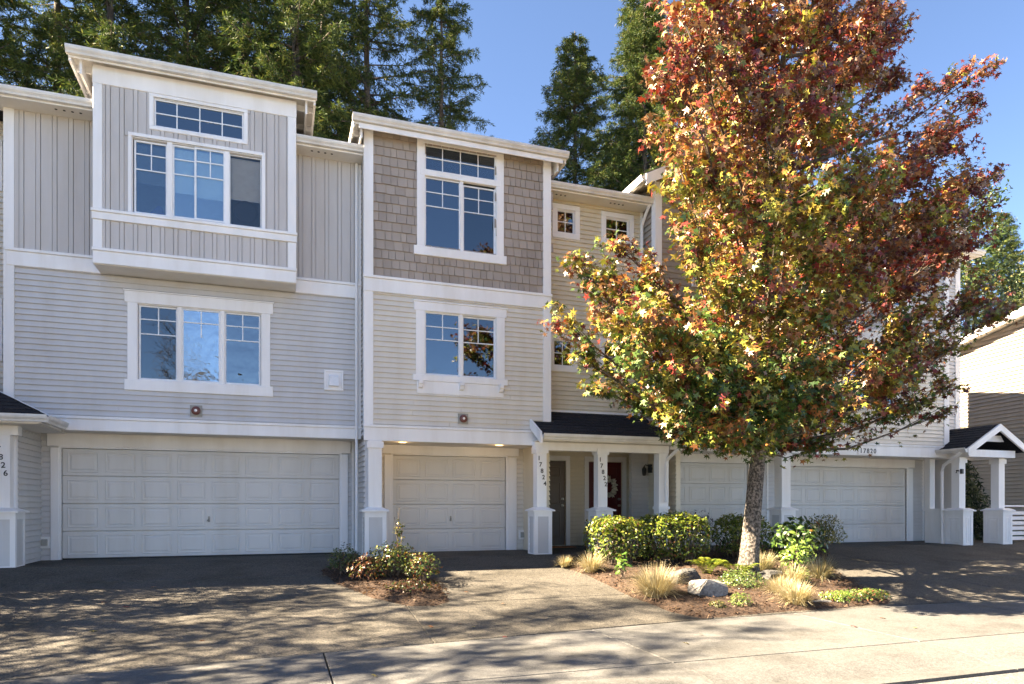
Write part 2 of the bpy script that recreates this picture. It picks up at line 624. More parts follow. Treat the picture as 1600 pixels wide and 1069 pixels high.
def batten_wall(parent, fr, u0, u1, z0, z1, holes, m, step=.24, off=.05, name='wall'):
    wl = backing(parent, fr, u0, u1, z0, z1, holes, m, name)
    u = u0 + off
    ends = []
    while u < u1 - .06:
        segs = [(z0, z1)]
        for ho in holes:
            if ho[0] < u + .064 and ho[1] > u:
                ns = []
                for a, c in segs:
                    if ho[3] <= a or ho[2] >= c: ns.append((a, c)); continue
                    if ho[2] > a: ns.append((a, ho[2]))
                    if ho[3] < c: ns.append((ho[3], c))
                segs = ns
        for a, c in segs:
            if c - a < .04: continue
            b = MB()
            b.loft([[(0, 0, 0), (.064, 0, 0), (.064, 0, c - a), (0, 0, c - a)], [(.002, -.029, 0), (.062, -.029, 0), (.062, -.029, c - a), (.002, -.029, c - a)]])
            put(b.mesh('batten', m), 'batten', wl, fr @ Matrix.Translation((u, 0, a)))
        ends.append(u)
        u += step
    # the broad boards between the battens stand a little proud, leaving a dark slot beside each batten
    xs = [u0 - .07] + ends + [u1 + .006]
    for a, c in zip(xs, xs[1:]):
        ua, ub = max(a + .064 + .008, u0), min(c - .008, u1)
        if ub - ua < .02: continue
        segs = [(z0, z1)]
        for ho in holes:
            if ho[0] < ub - .005 and ho[1] > ua + .005:
                ns = []
                for e, g in segs:
                    if ho[3] <= e or ho[2] >= g: ns.append((e, g)); continue
                    if ho[2] > e: ns.append((e, ho[2]))
                    if ho[3] < g: ns.append((ho[3], g))
                segs = ns
        for e, g in segs:
            if g - e < .03: continue
            b = MB()
            b.box(0, ub - ua, -.02, 0, 0, g - e)
            put(b.mesh('wall_board', m), 'wall_board', wl, fr @ Matrix.Translation((ua, 0, e)))
    return wl


def shingle_wall(parent, fr, u0, u1, z0, z1, holes, m, h=.176, name='wall'):
    wl = backing(parent, fr, u0, u1, z0, z1, holes, m, name)
    rnd = random.Random(11)
    ws = [.11, .13, .15, .17, .19]
    meshes = {}
    for w in ws:
        b = MB()
        g = .005
        b.loft([[(g, 0, 0), (w - g, 0, 0), (w - g, 0, h), (g, 0, h)],
                [(g, -.034, -.006), (w - g, -.034, -.006), (w - g, -.008, h), (g, -.008, h)]])
        meshes[w] = b.mesh('shingle', m)
    z = z0
    while z < z1 - .03:
        u = u0
        while u < u1 - .02:
            w = rnd.choice(ws)
            if u + w > u1: w = max([x for x in ws if x <= u1 - u + .03] or [.11])
            um, zm = u + w / 2, z + h / 2
            if not any(ho[0] - .02 < um < ho[1] + .02 and ho[2] < zm < ho[3] for ho in holes):
                put(meshes[w], 'shingle', wl, fr @ Matrix.Translation((u, rnd.uniform(0, .004), z + rnd.uniform(-.004, .004))))
            u += w
        z += h
    return wl


def window(parent, fr, u0, u1, z0, z1, panes, cas=.1, ears=.0, head=.1, sill=.1, sears=.0, mullions=(), apron=None, depth=1.1, room='room'):
    """panes: list of dict(u0,u1,z0,z1,glass,v=[...],h=[(z,ua,ub)],blind=frac,recess)"""
    # casing
    b = MB()
    p = .036
    b.box(u0 - cas, u0, -p, .0, z0, z1)
    b.box(u1, u1 + cas, -p, .0, z0, z1)
    for mu in mullions: b.box(mu[0], mu[1], -.012, .05, z0, mu[2] if len(mu) > 2 else z1)
    # reveal
    b.box(u0, u0 + .012, -.01, .09, z0, z1)
    b.box(u1 - .012, u1, -.01, .09, z0, z1)
    b.box(u0 + .012, u1 - .012, -.01, .09, z1 - .012, z1)
    b.box(u0 + .012, u1 - .012, -.01, .09, z0, z0 + .012)
    win = b.build('window', M['trim'], parent, fr)
    trim(win, fr, u0 - cas - ears, u1 + cas + ears, z1, z1 + head, 'head_casing', p=.042 if ears else .037)
    if ears:
        trim(win, fr, u0 - cas - ears - .015, u1 + cas + ears + .015, z1 + head, z1 + head + .025, 'drip_cap', p=.06)
    trim(win, fr, u0 - cas - sears, u1 + cas + sears, z0 - sill, z0, 'sill', p=.046 if sears else .037)
    if apron:
        trim(win, fr, u0 - cas + .02, u1 + cas - .02, z0 - sill - apron, z0 - sill, 'apron', p=.03)
        for uu in (u0 - cas + .04, (u0 + u1) / 2 - .04, u1 + cas - .12):
            c = MB()
            pts = [(-.03, 0), (-.12, 0), (-.12, -.06), (-.09, -.07), (-.075, -.13), (-.03, -.15)]
            c.loft([[(uu, y, z0 - sill + z) for y, z in pts], [(uu + .08, y, z0 - sill + z) for y, z in pts]])
            c.build('bracket', M['trim'], win, fr)
    for q in panes:
        a, c, e, g = q['u0'], q['u1'], q['z0'], q['z1']
        y = q.get('recess', .03)
        t = q.get('fr', .028)
        f = MB()
        f.box(a, a + t, y - .012, y + .03, e, g)
        f.box(c - t, c, y - .012, y + .03, e, g)
        f.box(a + t, c - t, y - .012, y + .03, g - t, g)
        f.box(a + t, c - t, y - .012, y + .03, e, e + t)
        f.build('sash_frame', M['vinyl'], win, fr)
        f = MB()
        f.box(a + t - .005, c - t + .005, y + .004, y + .010, e + t - .005, g - t + .005)
        f.build('pane', M[q.get('glass', 'glass')], win, fr)
        if q.get('v') or q.get('h'):
            f = MB()
            w = .009
            for (uu, za, zb) in q.get('v', ()): f.box(uu - w, uu + w, y - .006, y + .002, max(za, e + t), min(zb, g - t))
            for (zz, ua, ub) in q.get('h', ()): f.box(max(ua, a + t), min(ub, c - t), y - .0075, y + .0035, zz - w, zz + w)
            f.build('muntin_grid', M['vinyl'], win, fr)
        if q.get('blind'):
            f = MB()
            zz = g - t - .02
            zend = g - (g - e) * q['blind']
            while zz > zend:
                f.loft([[(a + t, y + .052, zz), (a + t, y + .06, zz - .021)], [(c - t, y + .052, zz), (c - t, y + .06, zz - .021)]], cap=False, close=False)
                zz -= .0125 * 1.6
            f.box(a + t, c - t, y + .05, y + .075, zend - .02, zend)
            f.build('blind', M['blind'], win, fr)
        if q.get('extra'): q['extra'](win, fr, a, c, e, g, y)
    b = MB()
    d = depth
    A, C, E, G = u0 - .25, u1 + .25, z0 - .3, z1 + .12
    for pts in ([(A, d, E), (C, d, E), (C, d, G), (A, d, G)], [(A, .101, E), (A, d, E), (A, d, G), (A, .101, G)], [(C, .101, E), (C, d, E), (C, d, G), (C, .101, G)],
                [(A, .101, E), (C, .101, E), (C, d, E), (A, d, E)], [(A, .101, G), (C, .101, G), (C, d, G), (A, d, G)]):
        b.poly(pts)
    b.build('room_interior', M[room], win, fr)
    return win


def gutter(parent, x0, x1, y, z, name='gutter', m=None, fr=None):
    """K-style gutter hung on a fascia at y, bottom at z, running along local x"""
    prof = [(0, 0), (-.075, 0), (-.085, .03), (-.11, .06), (-.118, .085), (-.118, .115), (-.105, .115), (-.105, .09), (0, .09)]
    b = MB()
    b.loft([[(x0, y + p, z + q) for p, q in prof], [(x1, y + p, z + q) for p, q in prof]])
    return b.build(name, m or M['gutter'], parent, fr)


def garage(parent, x0, x1, z0, z1, y, cols, rows=4, handle=True, hx=None):
    fr = Fr(0, y)
    b = MB()
    b.box(x0 + .005, x1 - .005, .05, .09, z0 + .005, z1 - .003)
    g = b.build('garage_door', M['garage'], parent, fr)
    hr = (z1 - z0) / rows
    wc = (x1 - x0 - .06) / cols
    for r in range(rows):
        b = MB()
        za, zb = z0 + r * hr + (.012 if r == 0 else .004), z0 + (r + 1) * hr - .004
        b.loft([[(x0 + .002, .05, za), (x1 - .002, .05, za), (x1 - .002, .05, zb), (x0 + .002, .05, zb)],
                [(x0 + .002, .016, za + .002), (x1 - .002, .016, za + .002), (x1 - .002, .016, zb - .002), (x0 + .002, .016, zb - .002)],
                [(x0 + .004, .01, za + .008), (x1 - .004, .01, za + .008), (x1 - .004, .01, zb - .008), (x0 + .004, .01, zb - .008)]])
        b.build('door_section', M['garage'], g, fr)
    w, h = wc - .10, hr - .13
    lp = [(0, 0), (.007, .007), (.019, .007), (.028, .001), (.046, .001), (.07, .008)]
    b = MB()
    loops = [[(i, -d, i), (w - i, -d, i), (w - i, -d, h - i), (i, -d, h - i)] for i, d in lp]
    b.loft(loops)
    pm = b.mesh('raised_panel', M['garage'])
    for r in range(rows):
        for c in range(cols):
            put(pm, 'raised_panel', g, fr @ Matrix.Translation((x0 + .03 + c * wc + .05, .0098, z0 + r * hr + .065)))
    if handle:
        hx = hx or (x0 + x1) / 2
        b = MB()
        b.box(hx - .014, hx + .014, -.012, .012, z0 + 1.42 * hr - .06, z0 + 1.42 * hr + .05)
        b.tube([(hx, -.012, z0 + 1.42 * hr), (hx, -.04, z0 + 1.42 * hr), (hx - .03, -.045, z0 + 1.42 * hr - .045)], .011, 6)
        b.build('handle', M['plastic'], g, fr)
    b = MB()
    b.box(x0 + .006, x1 - .006, .0, .05, z0 - .004, z0 + .012)
    b.build('bottom_seal', M['black'], g, fr)
    return g


def garage_trim(parent, x0, x1, z1, y, jl=.15, jr=.15, head=.24, ztop=None):
    fr = Fr(0, y)
    trim(parent, fr, x0 - jl, x0 - .045, -.1, z1, 'door_casing', p=.045)
    trim(parent, fr, x1 + .045, x1 + jr, -.1, z1, 'door_casing', p=.045)
    trim(parent, fr, x0 - jl - .05, x1 + jr + .05, z1 + .03, z1 + .03 + head, 'head_casing', p=.055)
    b = MB()      # stops round the door
    b.box(x0 - .045, x0, -.03, .05, -.1, z1 + .0)
    b.box(x1, x1 + .045, -.03, .05, -.1, z1 + .0)
    b.box(x0 - .045, x1 + .045, -.032, .05, z1, z1 + .03)
    b.build('door_stop', M['trim'], parent, fr)


_dig = {}


def digit_mesh(ch, size):
    k = (ch, size)
    if k not in _dig:
        cu = bpy.data.curves.new('t', 'FONT')
        cu.body = ch
        cu.size = size
        cu.extrude = .004
        cu.offset = size * .012
        cu.align_x = 'CENTER'
        o = bpy.data.objects.new('t', cu)
        COL.objects.link(o)
        dg = bpy.context.evaluated_depsgraph_get()
        me = bpy.data.meshes.new_from_object(o.evaluated_get(dg))
        bpy.data.objects.remove(o)
        me.name = 'digit'
        me.materials.clear()
        me.materials.append(M['black'])
        _dig[k] = me
    return _dig[k]


def digits(parent, text, pos, step, size):
    for i, ch in enumerate(text):
        p = Vector(pos) + Vector(step) * i
        put(digit_mesh(ch, size), 'digit', parent, Matrix.Translation(p) @ Matrix.Rotation(R(90), 4, 'X'))


def column(parent, cx, cy, z0, z1, sw=.1, bw=.19, bh=.92, siding=True, number=None, panel=False, bd=None, dig_r=None):
    bd = bd or bw
    b = MB()
    b.box(cx - sw, cx + sw, cy - sw, cy + sw, z0 + bh, z1 - .0)
    col = b.build('column', M['trim'], parent)
    b = MB()
    b.box(cx - sw - .03, cx + sw + .03, cy - sw - .03, cy + sw + .03, z1 - .14, z1 - .02)
    b.build('capital', M['trim'], col)
    b = MB()      # sloped cap on the base
    o = .05
    def ring(w, d, z): return [(cx - w, cy - d, z), (cx + w, cy - d, z), (cx + w, cy + d, z), (cx - w, cy + d, z)]
    b.loft([ring(bw + o, bd + o, z0 + bh - .045), ring(bw + o, bd + o, z0 + bh - .02), ring(sw + .012, sw + .012 + bd - bw, z0 + bh + .035)])
    b.build('base_cap', M['trim'], col)
    b = MB()
    b.box(cx - bw + .012, cx + bw - .012, cy - bd + .012, cy + bd - .012, z0 - .12, z0 + bh - .05)
    base = b.build('base', M['trim'] if panel else M['grey_siding'], col)
    b = MB()
    t = .075
    for sx in (-1, 1):
        for sy in (-1, 1):
            xa, xb = sorted((cx + sx * bw, cx + sx * (bw - t)))
            ya, yb = sorted((cy + sy * bd, cy + sy * (bd - t)))
            b.box(xa, xb, ya, yb, z0 - .1, z0 + bh - .051)
    e = .002
    b.box(cx - bw - e, cx + bw + e, cy - bd - e, cy + bd + e, z0 + bh - .15, z0 + bh - .046)
    b.box(cx - bw + e, cx + bw - e, cy - bd + e, cy + bd - e, z0 - .08, z0 + .04)
    b.build('base_frame', M['trim'], col)
    if siding:
        b = MB()
        z = z0 + .04
        while z < z0 + bh - .17:
            for (ua, ub, f) in ((cx - bw + t, cx + bw - t, Fr(0, cy - bd + .013)),):
                prof = [(0, 0), (-.009, 0), (-.002, .1), (0, .1)]
                b.loft([[(ua, cy - bd + .013 + y, z + q) for y, q in prof], [(ub, cy - bd + .013 + y, z + q) for y, q in prof]])
                for s in (-1, 1):
                    xx = cx + s * (bw - .013)
                    b.loft([[(xx - s * y, cy - bd + t, z + q) for y, q in prof], [(xx - s * y, cy + bd - t, z + q) for y, q in prof]])
            z += .1
        b.build('base_siding', M['grey_siding'], col)
    if panel:
        for (f, ha, L) in ((Fr(cx - bw + .012, cy, R(-90)), bd, 1), (Fr(cx, cy - bd + .012), bw, 1)):
            w, h = 2 * (ha - t - .04), bh - .3
            lp = [(0, 0), (.006, .009), (.02, .009), (.03, .002), (.06, .002), (.08, .008)]
            if w < .18: lp = lp[:4]
            b = MB()
            b.loft([[(-w / 2 + i, -d, z0 + .1 + i), (w / 2 - i, -d, z0 + .1 + i), (w / 2 - i, -d, z0 + .1 + h - i), (-w / 2 + i, -d, z0 + .1 + h - i)] for i, d in lp])
            b.build('base_panel', M['trim'], col, f)
    if number:
        digits(col, number, (cx - sw + .045, cy - sw - .005, z1 - .285), (.032, 0, -.128), .125)
    return col


def corner_board(parent, x, y, z0, z1, w=.13, side=1, d=.13):
    """L-shaped corner board at an outside corner; side=1 when the wall runs to +x"""
    b = MB()
    xa, xb = (x - .032, x + w) if side > 0 else (x - w, x + .032)
    b.box(xa, xb, y - .036, y - .0, z0, z1)
    if side > 0: b.box(x - .032, x - .0, y, y + d, z0, z1)
    else: b.box(x, x + .032, y, y + d, z0, z1)
    return b.build('corner_board', M['trim'], parent)


def band(parent, x0, x1, y, z0, z1, name='belly_band', p=.05):
    o = trim(parent, Fr(0, y), x0, x1, z0, z1 - .05, name, p=p)
    trim(o, Fr(0, y), x0 - .01, x1 + .01, z1 - .05, z1, 'drip_cap', p=p + .025)
    return o


def alarm_bell(parent, x, y, z):
    b = MB()
    k = 20
    b.box(x - .1, x + .1, y - .03, y, z - .1, z + .1)
    o = b.build('alarm_bell', M['plastic'], parent)
    b = MB()
    b.loft([[(x + r * math.cos(2 * math.pi * j / k), y - d, z + r * math.sin(2 * math.pi * j / k)) for j in range(k)] for r, d in ((.075, .03), (.078, .06), (.07, .075), (.045, .088), (.03, .088))])
    b.build('bell_dome', M['bell'], o)
    b = MB()
    b.loft([[(x + r * math.cos(2 * math.pi * j / k), y - d, z + r * math.sin(2 * math.pi * j / k)) for j in range(k)] for r, d in ((.024, .088), (.024, .094), (.008, .1))])
    b.build('bell_nut', M['trim'], o)


def outlet_box(parent, x, y, z):
    b = MB()
    b.box(x - .085, x + .085, y - .03, y, z - .1, z + .1)
    o = b.build('outlet_box', M['trim'], parent)
    b = MB()
    b.loft([[(x - .05, y - .03, z - .06), (x + .05, y - .03, z - .06), (x + .05, y - .03, z + .06), (x - .05, y - .03, z + .06)],
            [(x - .045, y - .075, z - .055), (x + .045, y - .075, z - .055), (x + .045, y - .06, z + .05), (x - .045, y - .06, z + .05)]])
    b.build('outlet_cover', M['plastic'], o)


def soffit_vents(parent, xs, y, z):
    for x in xs:
        b = MB()
        k = 12
        b.loft([[(x + .022 * math.cos(2 * math.pi * j / k), y + .022 * math.sin(2 * math.pi * j / k), z - d) for j in range(k)] for d in (0, .003)])
        b.build('vent_hole', M['dark'], parent)


def eave(parent, x0, x1, ywall, yfas, zs, ends=0):
    """flat soffit from wall to fascia, the fascia and its gutter, and a low roof slab behind"""
    b = MB()
    b.box(x0, x1, yfas + .02, ywall + .1, zs, zs + .02)
    sf = b.build('soffit', M['soffit'], parent)
    b = MB()
    b.box(x0, x1, yfas, yfas + .02, zs - .02, zs + .12)
    b.build('fascia', M['trim'], sf)
    gutter(sf, x0 - .01, x1 + .01, yfas, zs + .005)
    b = MB()
    pts = [(yfas - .03, zs + .10), (yfas + .3, zs + .03), (yfas + 5.5, zs + .03), (yfas + 5.5, zs + 1.72), (yfas - .03, zs + .13)]
    b.loft([[(x0, y, z) for y, z in pts], [(x1, y, z) for y, z in pts]])
    b.build('roof', M['asphalt_shingle'], parent)
    return sf


def flat_roof(parent, x0, x1, y0, y1, zb, xw0, xw1, yw, fall=.03, front_fascia=True):
    """shed roof with wide eaves: deck, gutter along the front, rake boards, lookouts under the side eaves"""
    def zz(y): return zb - (y - y0) * fall
    b = MB()
    b.loft([[(x0, y0, zz(y0) + .1), (x1, y0, zz(y0) + .1), (x1, y1, zz(y1) + .1), (x0, y1, zz(y1) + .1)],
            [(x0, y0, zz(y0) + .16), (x1, y0, zz(y0) + .16), (x1, y1, zz(y1) + .16), (x0, y1, zz(y1) + .16)]])
    rf = b.build('roof', M['soffit'], parent)
    for xa, xb in ((x0, x0 + .035), (x1 - .035, x1)):
        b = MB()
        b.loft([[(xa, y0, zz(y0) - .03), (xb, y0, zz(y0) - .03), (xb, y1, zz(y1) - .03), (xa, y1, zz(y1) - .03)],
                [(xa, y0, zz(y0) + .1), (xb, y0, zz(y0) + .1), (xb, y1, zz(y1) + .1), (xa, y1, zz(y1) + .1)]])
        b.build('rake_board', M['trim'], rf)
        xi = xa + (.14 if xa == x0 else -.14)
        b = MB()
        b.box(xi, xi + .035, y0 + .06, y1, zz(y1) - .01, zz(y0) + .099)
        b.build('rafter', M['trim'], rf)
    y = yw + .12
    while y < y1 - .5:
        for xa, xb in ((x0 + .036, xw0), (xw1, x1 - .036)):
            if abs(xb - xa) > .12:
                b = MB()
                b.box(xa, xb, y, y + .05, zz(y) + .0, zz(y) + .098)
                b.build('lookout', M['trim'], rf)
        y += .61
    b = MB()
    b.box(x0, x1, y0 - .022, y0, zb + .02, zb + .155)
    b.build('fascia', M['trim'], rf)
    gutter(rf, x0 - .02, x1 + .02, y0 - .022, zb + .045)
    return rf


def shingle_roof(parent, quad, courses, name='porch_roof', m=None, tabs=True):
    """roof plane from quad (eave left, eave right, top right, top left) laid with lapped shingle courses"""
    a, b_, c, d = [Vector(p) for p in quad]
    nrm = (b_ - a).cross(d - a).normalized()
    bb = MB()
    bb.prism([a, b_, c, d], tuple(-nrm * .05))
    rf = bb.build(name, m or M['asphalt_shingle'], parent)
    rnd = random.Random(7)
    for i in range(courses):
        t0, t1 = i / courses, (i + 1.0) / courses
        l0, r0, l1, r1 = a.lerp(d, t0), b_.lerp(c, t0), a.lerp(d, t1), b_.lerp(c, t1)
        ln = (r0 - l0).length
        bb = MB()
        s = -rnd.random() * .3
        while s < ln:
            e = s + rnd.choice((.16, .2, .24, .3))
            sa, sb = max(s + .004, 0) / ln, min(e - .004, ln) / ln
            if sb > sa:
                th = .009 + rnd.random() * .006
                p = [l0.lerp(r0, sa), l0.lerp(r0, sb), l1.lerp(r1, sb), l1.lerp(r1, sa)]
                bb.loft([[tuple(p[0]), tuple(p[1]), tuple(p[2]), tuple(p[3])],
                         [tuple(p[0] + nrm * th), tuple(p[1] + nrm * th), tuple(p[2] + nrm * .002), tuple(p[3] + nrm * .002)]])
            s = e
        bb.build('shingle_course', m or M['asphalt_shingle'], rf)
    return rf


def downspout(parent, pts, w=.035, name='downspout'):
    b = MB()
    b.tube(pts, w, 8)
    return b.build(name, M['trim'], parent)

# ------------------------------------------------------------------ townhouse with the double garage (left)
U = thing('townhouse', (-1.4, 14, 0), 'grey townhouse with projecting bay window above a wide white double garage door', 'townhouse')
YW, YG, YF = 13.55, 14.3, 13.0
GA = lap_wall(U, Fr(0, YG), -4.0, 1.57, -.02, 2.3, [(-3.67, 1.2, -1, 2.02)], M['grey_siding'], name='garage_wall')
garage(U, -3.67, 1.2, .01, 2.02, YG, 8, 4)
garage_trim(U, -3.67, 1.2, 2.02, YG, .17, .17)
b = MB(); b.box(-4.27, 1.55, YW + .02, YG + .1, 2.29, 2.31); b.build('garage_soffit', M['soffit'], U)
band(U, -4.27, 1.55, YW, 2.27, 2.52)
lap_wall(U, Fr(0, YW), -4.28, 1.555, 2.52, 5.02, [(-2.33, -.27, 3.2, 4.55)], M['grey_siding'])
band(U, -4.27, 1.55, YW, 5.0, 5.29)
batten_wall(U, Fr(0, YW), -4.28, -2.85, 5.29, 7.66, [], M['batten'], name='upper_wall', off=.19)
batten_wall(U, Fr(0, YW), .29, 1.555, 5.29, 7.66, [], M['batten'], name='upper_wall', off=.1)
corner_board(U, -4.28, YW, 2.3, 7.66, .12, 1)
trim(U, Fr(0, YW), 1.47, 1.555, 2.52, 7.6, 'corner_trim', p=.04)
for x in (-4.05, 1.47):
    trim(U, Fr(0, YG), x - .02, x + .02, 0, 2.29, 'inside_corner_trim', p=.03)
# windows
wz0, wz1 = 3.2, 4.55
mun = lambda a, c, top: dict(v=[((a + c) / 2, top, 9)], h=[(top, a, c), ((top + wz1) / 2 + .0, a, c)])
window(U, Fr(0, YW), -2.33, -.27, wz0, wz1, [
    dict(u0=-2.31, u1=-1.69, z0=3.215, z1=4.535, glass='screen_glass', recess=.045, v=[(-2.0, 4.03, 9)], h=[(4.03, -3, 3), (4.29, -3, 3)]),
    dict(u0=-1.62, u1=-.98, z0=3.215, z1=4.535, glass='film_glass', recess=.02, v=[(-1.3, 4.03, 9)], h=[(4.29, -3, 3)]),
    dict(u0=-.91, u1=-.29, z0=3.215, z1=4.535, glass='film_dark', recess=.045, v=[(-.6, 4.03, 9)], h=[(4.03, -3, 3), (4.29, -3, 3)])],
    cas=.15, ears=.05, head=.2, sill=.19, sears=.05, mullions=[(-1.69, -1.62), (-.98, -.91)])
# bay
fb = Fr(0, YF)
hol = [(-2.32, -.25, 5.93, 7.22), (-1.99, -.55, 7.44, 7.94)]
batten_wall(U, fb, -2.86, .30, 5.86, 8.02, hol, M['batten'], .205, .16, 'bay_wall')
batten_wall(U, fb, -2.86, .30, 5.23, 5.80, [], M['batten'], .205, .16, 'bay_apron_wall')
for xs, ang, x in ((-1, R(-90), -2.86), (1, R(90), .30)):
    f = Fr(x, YW if xs < 0 else YF + .1, ang)
    batten_wall(U, f, 0, .45, 5.23, 8.28, [], M['batten'], .2, .1, 'bay_side_wall')
b = MB(); b.box(-2.88, .32, YF + .004, YW - .002, 5.0, 5.03); b.build('bay_soffit', M['soffit'], U)
band(U, -2.89, .33, YF, 5.01, 5.27, 'bay_base_band', .035)
b = MB(); b.box(-2.895, -2.862, YF + .001, YW, 5.01, 5.22); b.box(.302, .335, YF + .001, YW, 5.01, 5.22); b.build('bay_base_return', M['trim'], U)
band(U, -2.9, .34, YF, 5.74, 5.91, 'bay_sill_band', .06)
trim(U, fb, -2.89, -2.75, 5.27, 5.74, 'corner_board', p=.037); trim(U, fb, .19, .33, 5.27, 5.74, 'corner_board', p=.037)
trim(U, fb, -2.89, -2.75, 5.91, 8.0, 'corner_board', p=.036); trim(U, fb, .19, .33, 5.91, 8.0, 'corner_board', p=.036)
trim(U, fb, -2.895, .335, 8.0, 8.30, 'frieze_board', p=.038)


def fan(win, fr, a, c, e, g, y):
    b = MB()
    b.box(a + .03, c - .03, y + .06, y + .12, e + .03, e + .55)
    o = b.build('box_fan', M['black'], win, fr)
    cx, cz, k = (a + c) / 2, e + .29, 20
    for r0 in (.19,):
        b = MB()
        pts = [(cx + r0 * math.cos(2 * math.pi * j / k), y + .055, cz + r0 * math.sin(2 * math.pi * j / k)) for j in range(k + 1)]
        b.tube(pts, .01, 5)
        b.build('fan_guard_ring', M['black'], win, fr)


def towel(win, fr, a, c, e, g, y):
    b = MB()
    b.loft([[(a + .18, y + .1, e + .04), (c - .06, y + .1, e + .04), (c - .1, y + .1, e + .2), (a + .35, y + .1, e + .22)],
            [(a + .18, y + .2, e + .04), (c - .06, y + .2, e + .04), (c - .1, y + .16, e + .2), (a + .35, y + .16, e + .22)]])
    b.build('blue_bag', M['blue'], win, fr)


window(U, fb, -2.32, -.25, 5.93, 7.22, [
    dict(u0=-2.29, u1=-1.78, z0=5.945, z1=7.19, glass='screen_glass2', recess=.05, v=[(-2.03, 6.7, 9)], h=[(6.7, -3, 3), (6.96, -3, 3)], blind=.55, extra=towel),
    dict(u0=-1.70, u1=-1.33, z0=5.945, z1=7.2, glass='lit_glass', recess=.03, h=[(6.7, -3, 3), (6.96, -3, 3)], blind=.62),
    dict(u0=-1.35, u1=-.86, z0=5.945, z1=7.2, glass='lit_glass', recess=.0, v=[(-1.1, 6.7, 9)], h=[(6.7, -3, 3), (6.96, -3, 3)], blind=.66),
    dict(u0=-.79, u1=-.27, z0=5.945, z1=7.19, glass='open_glass', recess=.05, fr=.012, blind=.6, extra=fan)],
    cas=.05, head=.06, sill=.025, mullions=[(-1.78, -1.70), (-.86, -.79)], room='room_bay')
window(U, fb, -1.99, -.55, 7.44, 7.94, [dict(u0=-1.975, u1=-.565, z0=7.455, z1=7.925, glass='glass', v=[(-1.63, 0, 9), (-1.27, 0, 9), (-.91, 0, 9)], h=[(7.69, -3, 3)], recess=.02, fr=.02)],
       cas=.06, head=.055, sill=.06)
flat_roof(U, -3.2, .66, 12.82, 18.5, 8.24, -2.86, .30, 13.0)
eave(U, -5.0, -2.87, YW, 13.12, 7.62)
s_ = eave(U, .31, 1.62, YW, 13.12, 7.62)
soffit_vents(s_, [.62, .74, .86, .98], 13.3, 7.619)
soffit_vents(s_, [-3.5, -3.38, -3.26, -3.14], 13.3, 7.619)
alarm_bell(U, -1.38, YW - .016, 2.69)
outlet_box(U, -3.93, YG - .016, .32)
downspout(U, [(1.46, YW - .06, 7.6), (1.46, YW - .06, .1)], .03)
# dryer vent
b = MB(); b.box(.86, 1.2, YW - .03, YW, 3.2, 3.57)
v_ = b.build('dryer_vent', M['trim'], U)
trim(v_, Fr(0, YW), .85, 1.21, 3.19, 3.23, 'vent_frame', p=.05); trim(v_, Fr(0, YW), .85, 1.21, 3.54, 3.58, 'vent_frame', p=.05)
trim(v_, Fr(0, YW), .85, .885, 3.23, 3.54, 'vent_frame', p=.05); trim(v_, Fr(0, YW), 1.175, 1.21, 3.23, 3.54, 'vent_frame', p=.05)
b = MB()
b.loft([[(.94, YW - .03, 3.27), (1.12, YW - .03, 3.27), (1.12, YW - .03, 3.49), (.94, YW - .03, 3.49)],
        [(.94, YW - .13, 3.27), (1.12, YW - .13, 3.27), (1.11, YW - .1, 3.45), (.95, YW - .1, 3.45)]])
b.build('vent_hood', M['vinyl'], v_)

b = MB(); b.box(-4.2, 1.5, 14.9, 20, 0, 7.55); b.build('rear_light_block', M['grey_siding'], U)  # unseen solid core, added so sunlight cannot leak through the hollow unit

# ------------------------------------------------------------------ neighbour further left, with its porch and number column
U1 = thing('townhouse', (-7, 14, 0), 'beige townhouse cut off by the left frame edge, its hipped porch on a numbered column', 'townhouse')
lap_wall(U1, Fr(0, 14.1), -7.7, -4.28, 2.3, 7.66, [(-5.4, -4.62, 6.55, 7.2), (-5.4, -4.62, 3.6, 4.45)], M['beige_siding'])
for z0_, z1_ in ((6.55, 7.2), (3.6, 4.45)):
    window(U1, Fr(0, 14.1), -5.4, -4.62, z0_, z1_, [dict(u0=-5.38, u1=-4.64, z0=z0_ + .02, z1=z1_ - .02, v=[(-5.01, 0, 9)], h=[((z0_ + z1_) / 2, -9, 9)])], cas=.12, head=.12, sill=.12)
lap_wall(U1, Fr(-4.0, YF + .1, R(90)), 0, 1.2, -.05, 2.3, [], M['grey_siding'], name='side_wall')
b = MB(); b.box(-13, -7.7, 13, 20, -.1, 7.7); b.build('front_wall', M['beige_siding'], U1)
b = MB()
pts = [(-13.5, 7.6), (-10.3, 9.2), (-7.2, 7.6), (-7.2, 7.75), (-10.3, 9.35), (-13.5, 7.75)]
b.loft([[(x, 12.6, z) for x, z in pts], [(x, 20, z) for x, z in pts]]); b.build('roof', M['asphalt_shingle'], U1)
b = MB(); b.prism([(-13, 13.0, 7.7), (-7.7, 13.0, 7.7), (-10.3, 13.0, 9.1)], (0, 6, 0)); b.build('gable_wall', M['brown_siding'], U1)
b = MB(); b.box(-7.7, -5.0, 14.2, 19, 2.3, 7.6); b.build('rear_light_block', M['beige_siding'], U1)  # unseen block added against sun leaking through the open back
eave(U1, -7.7, -5.02, 14.1, 13.12, 7.62)
pr_ = shingle_roof(U1, [(-9, 12.42, 2.40), (-3.48, 12.42, 2.40), (-4.56, 13.5, 2.97), (-9, 13.5, 2.97)], 8)
shingle_roof(U1, [(-3.48, 12.42, 2.40), (-3.48, 13.5, 2.40), (-4.0, 13.5, 2.67), (-4.56, 13.5, 2.97)], 5)
b = MB(); b.prism([(-3.46, 13.5, 2.42), (-4.6, 13.5, 3.01), (-4.6, 13.5, 2.95), (-3.46, 13.5, 2.36)], (0, .04, 0)); b.build('flashing', M['trim'], U1)
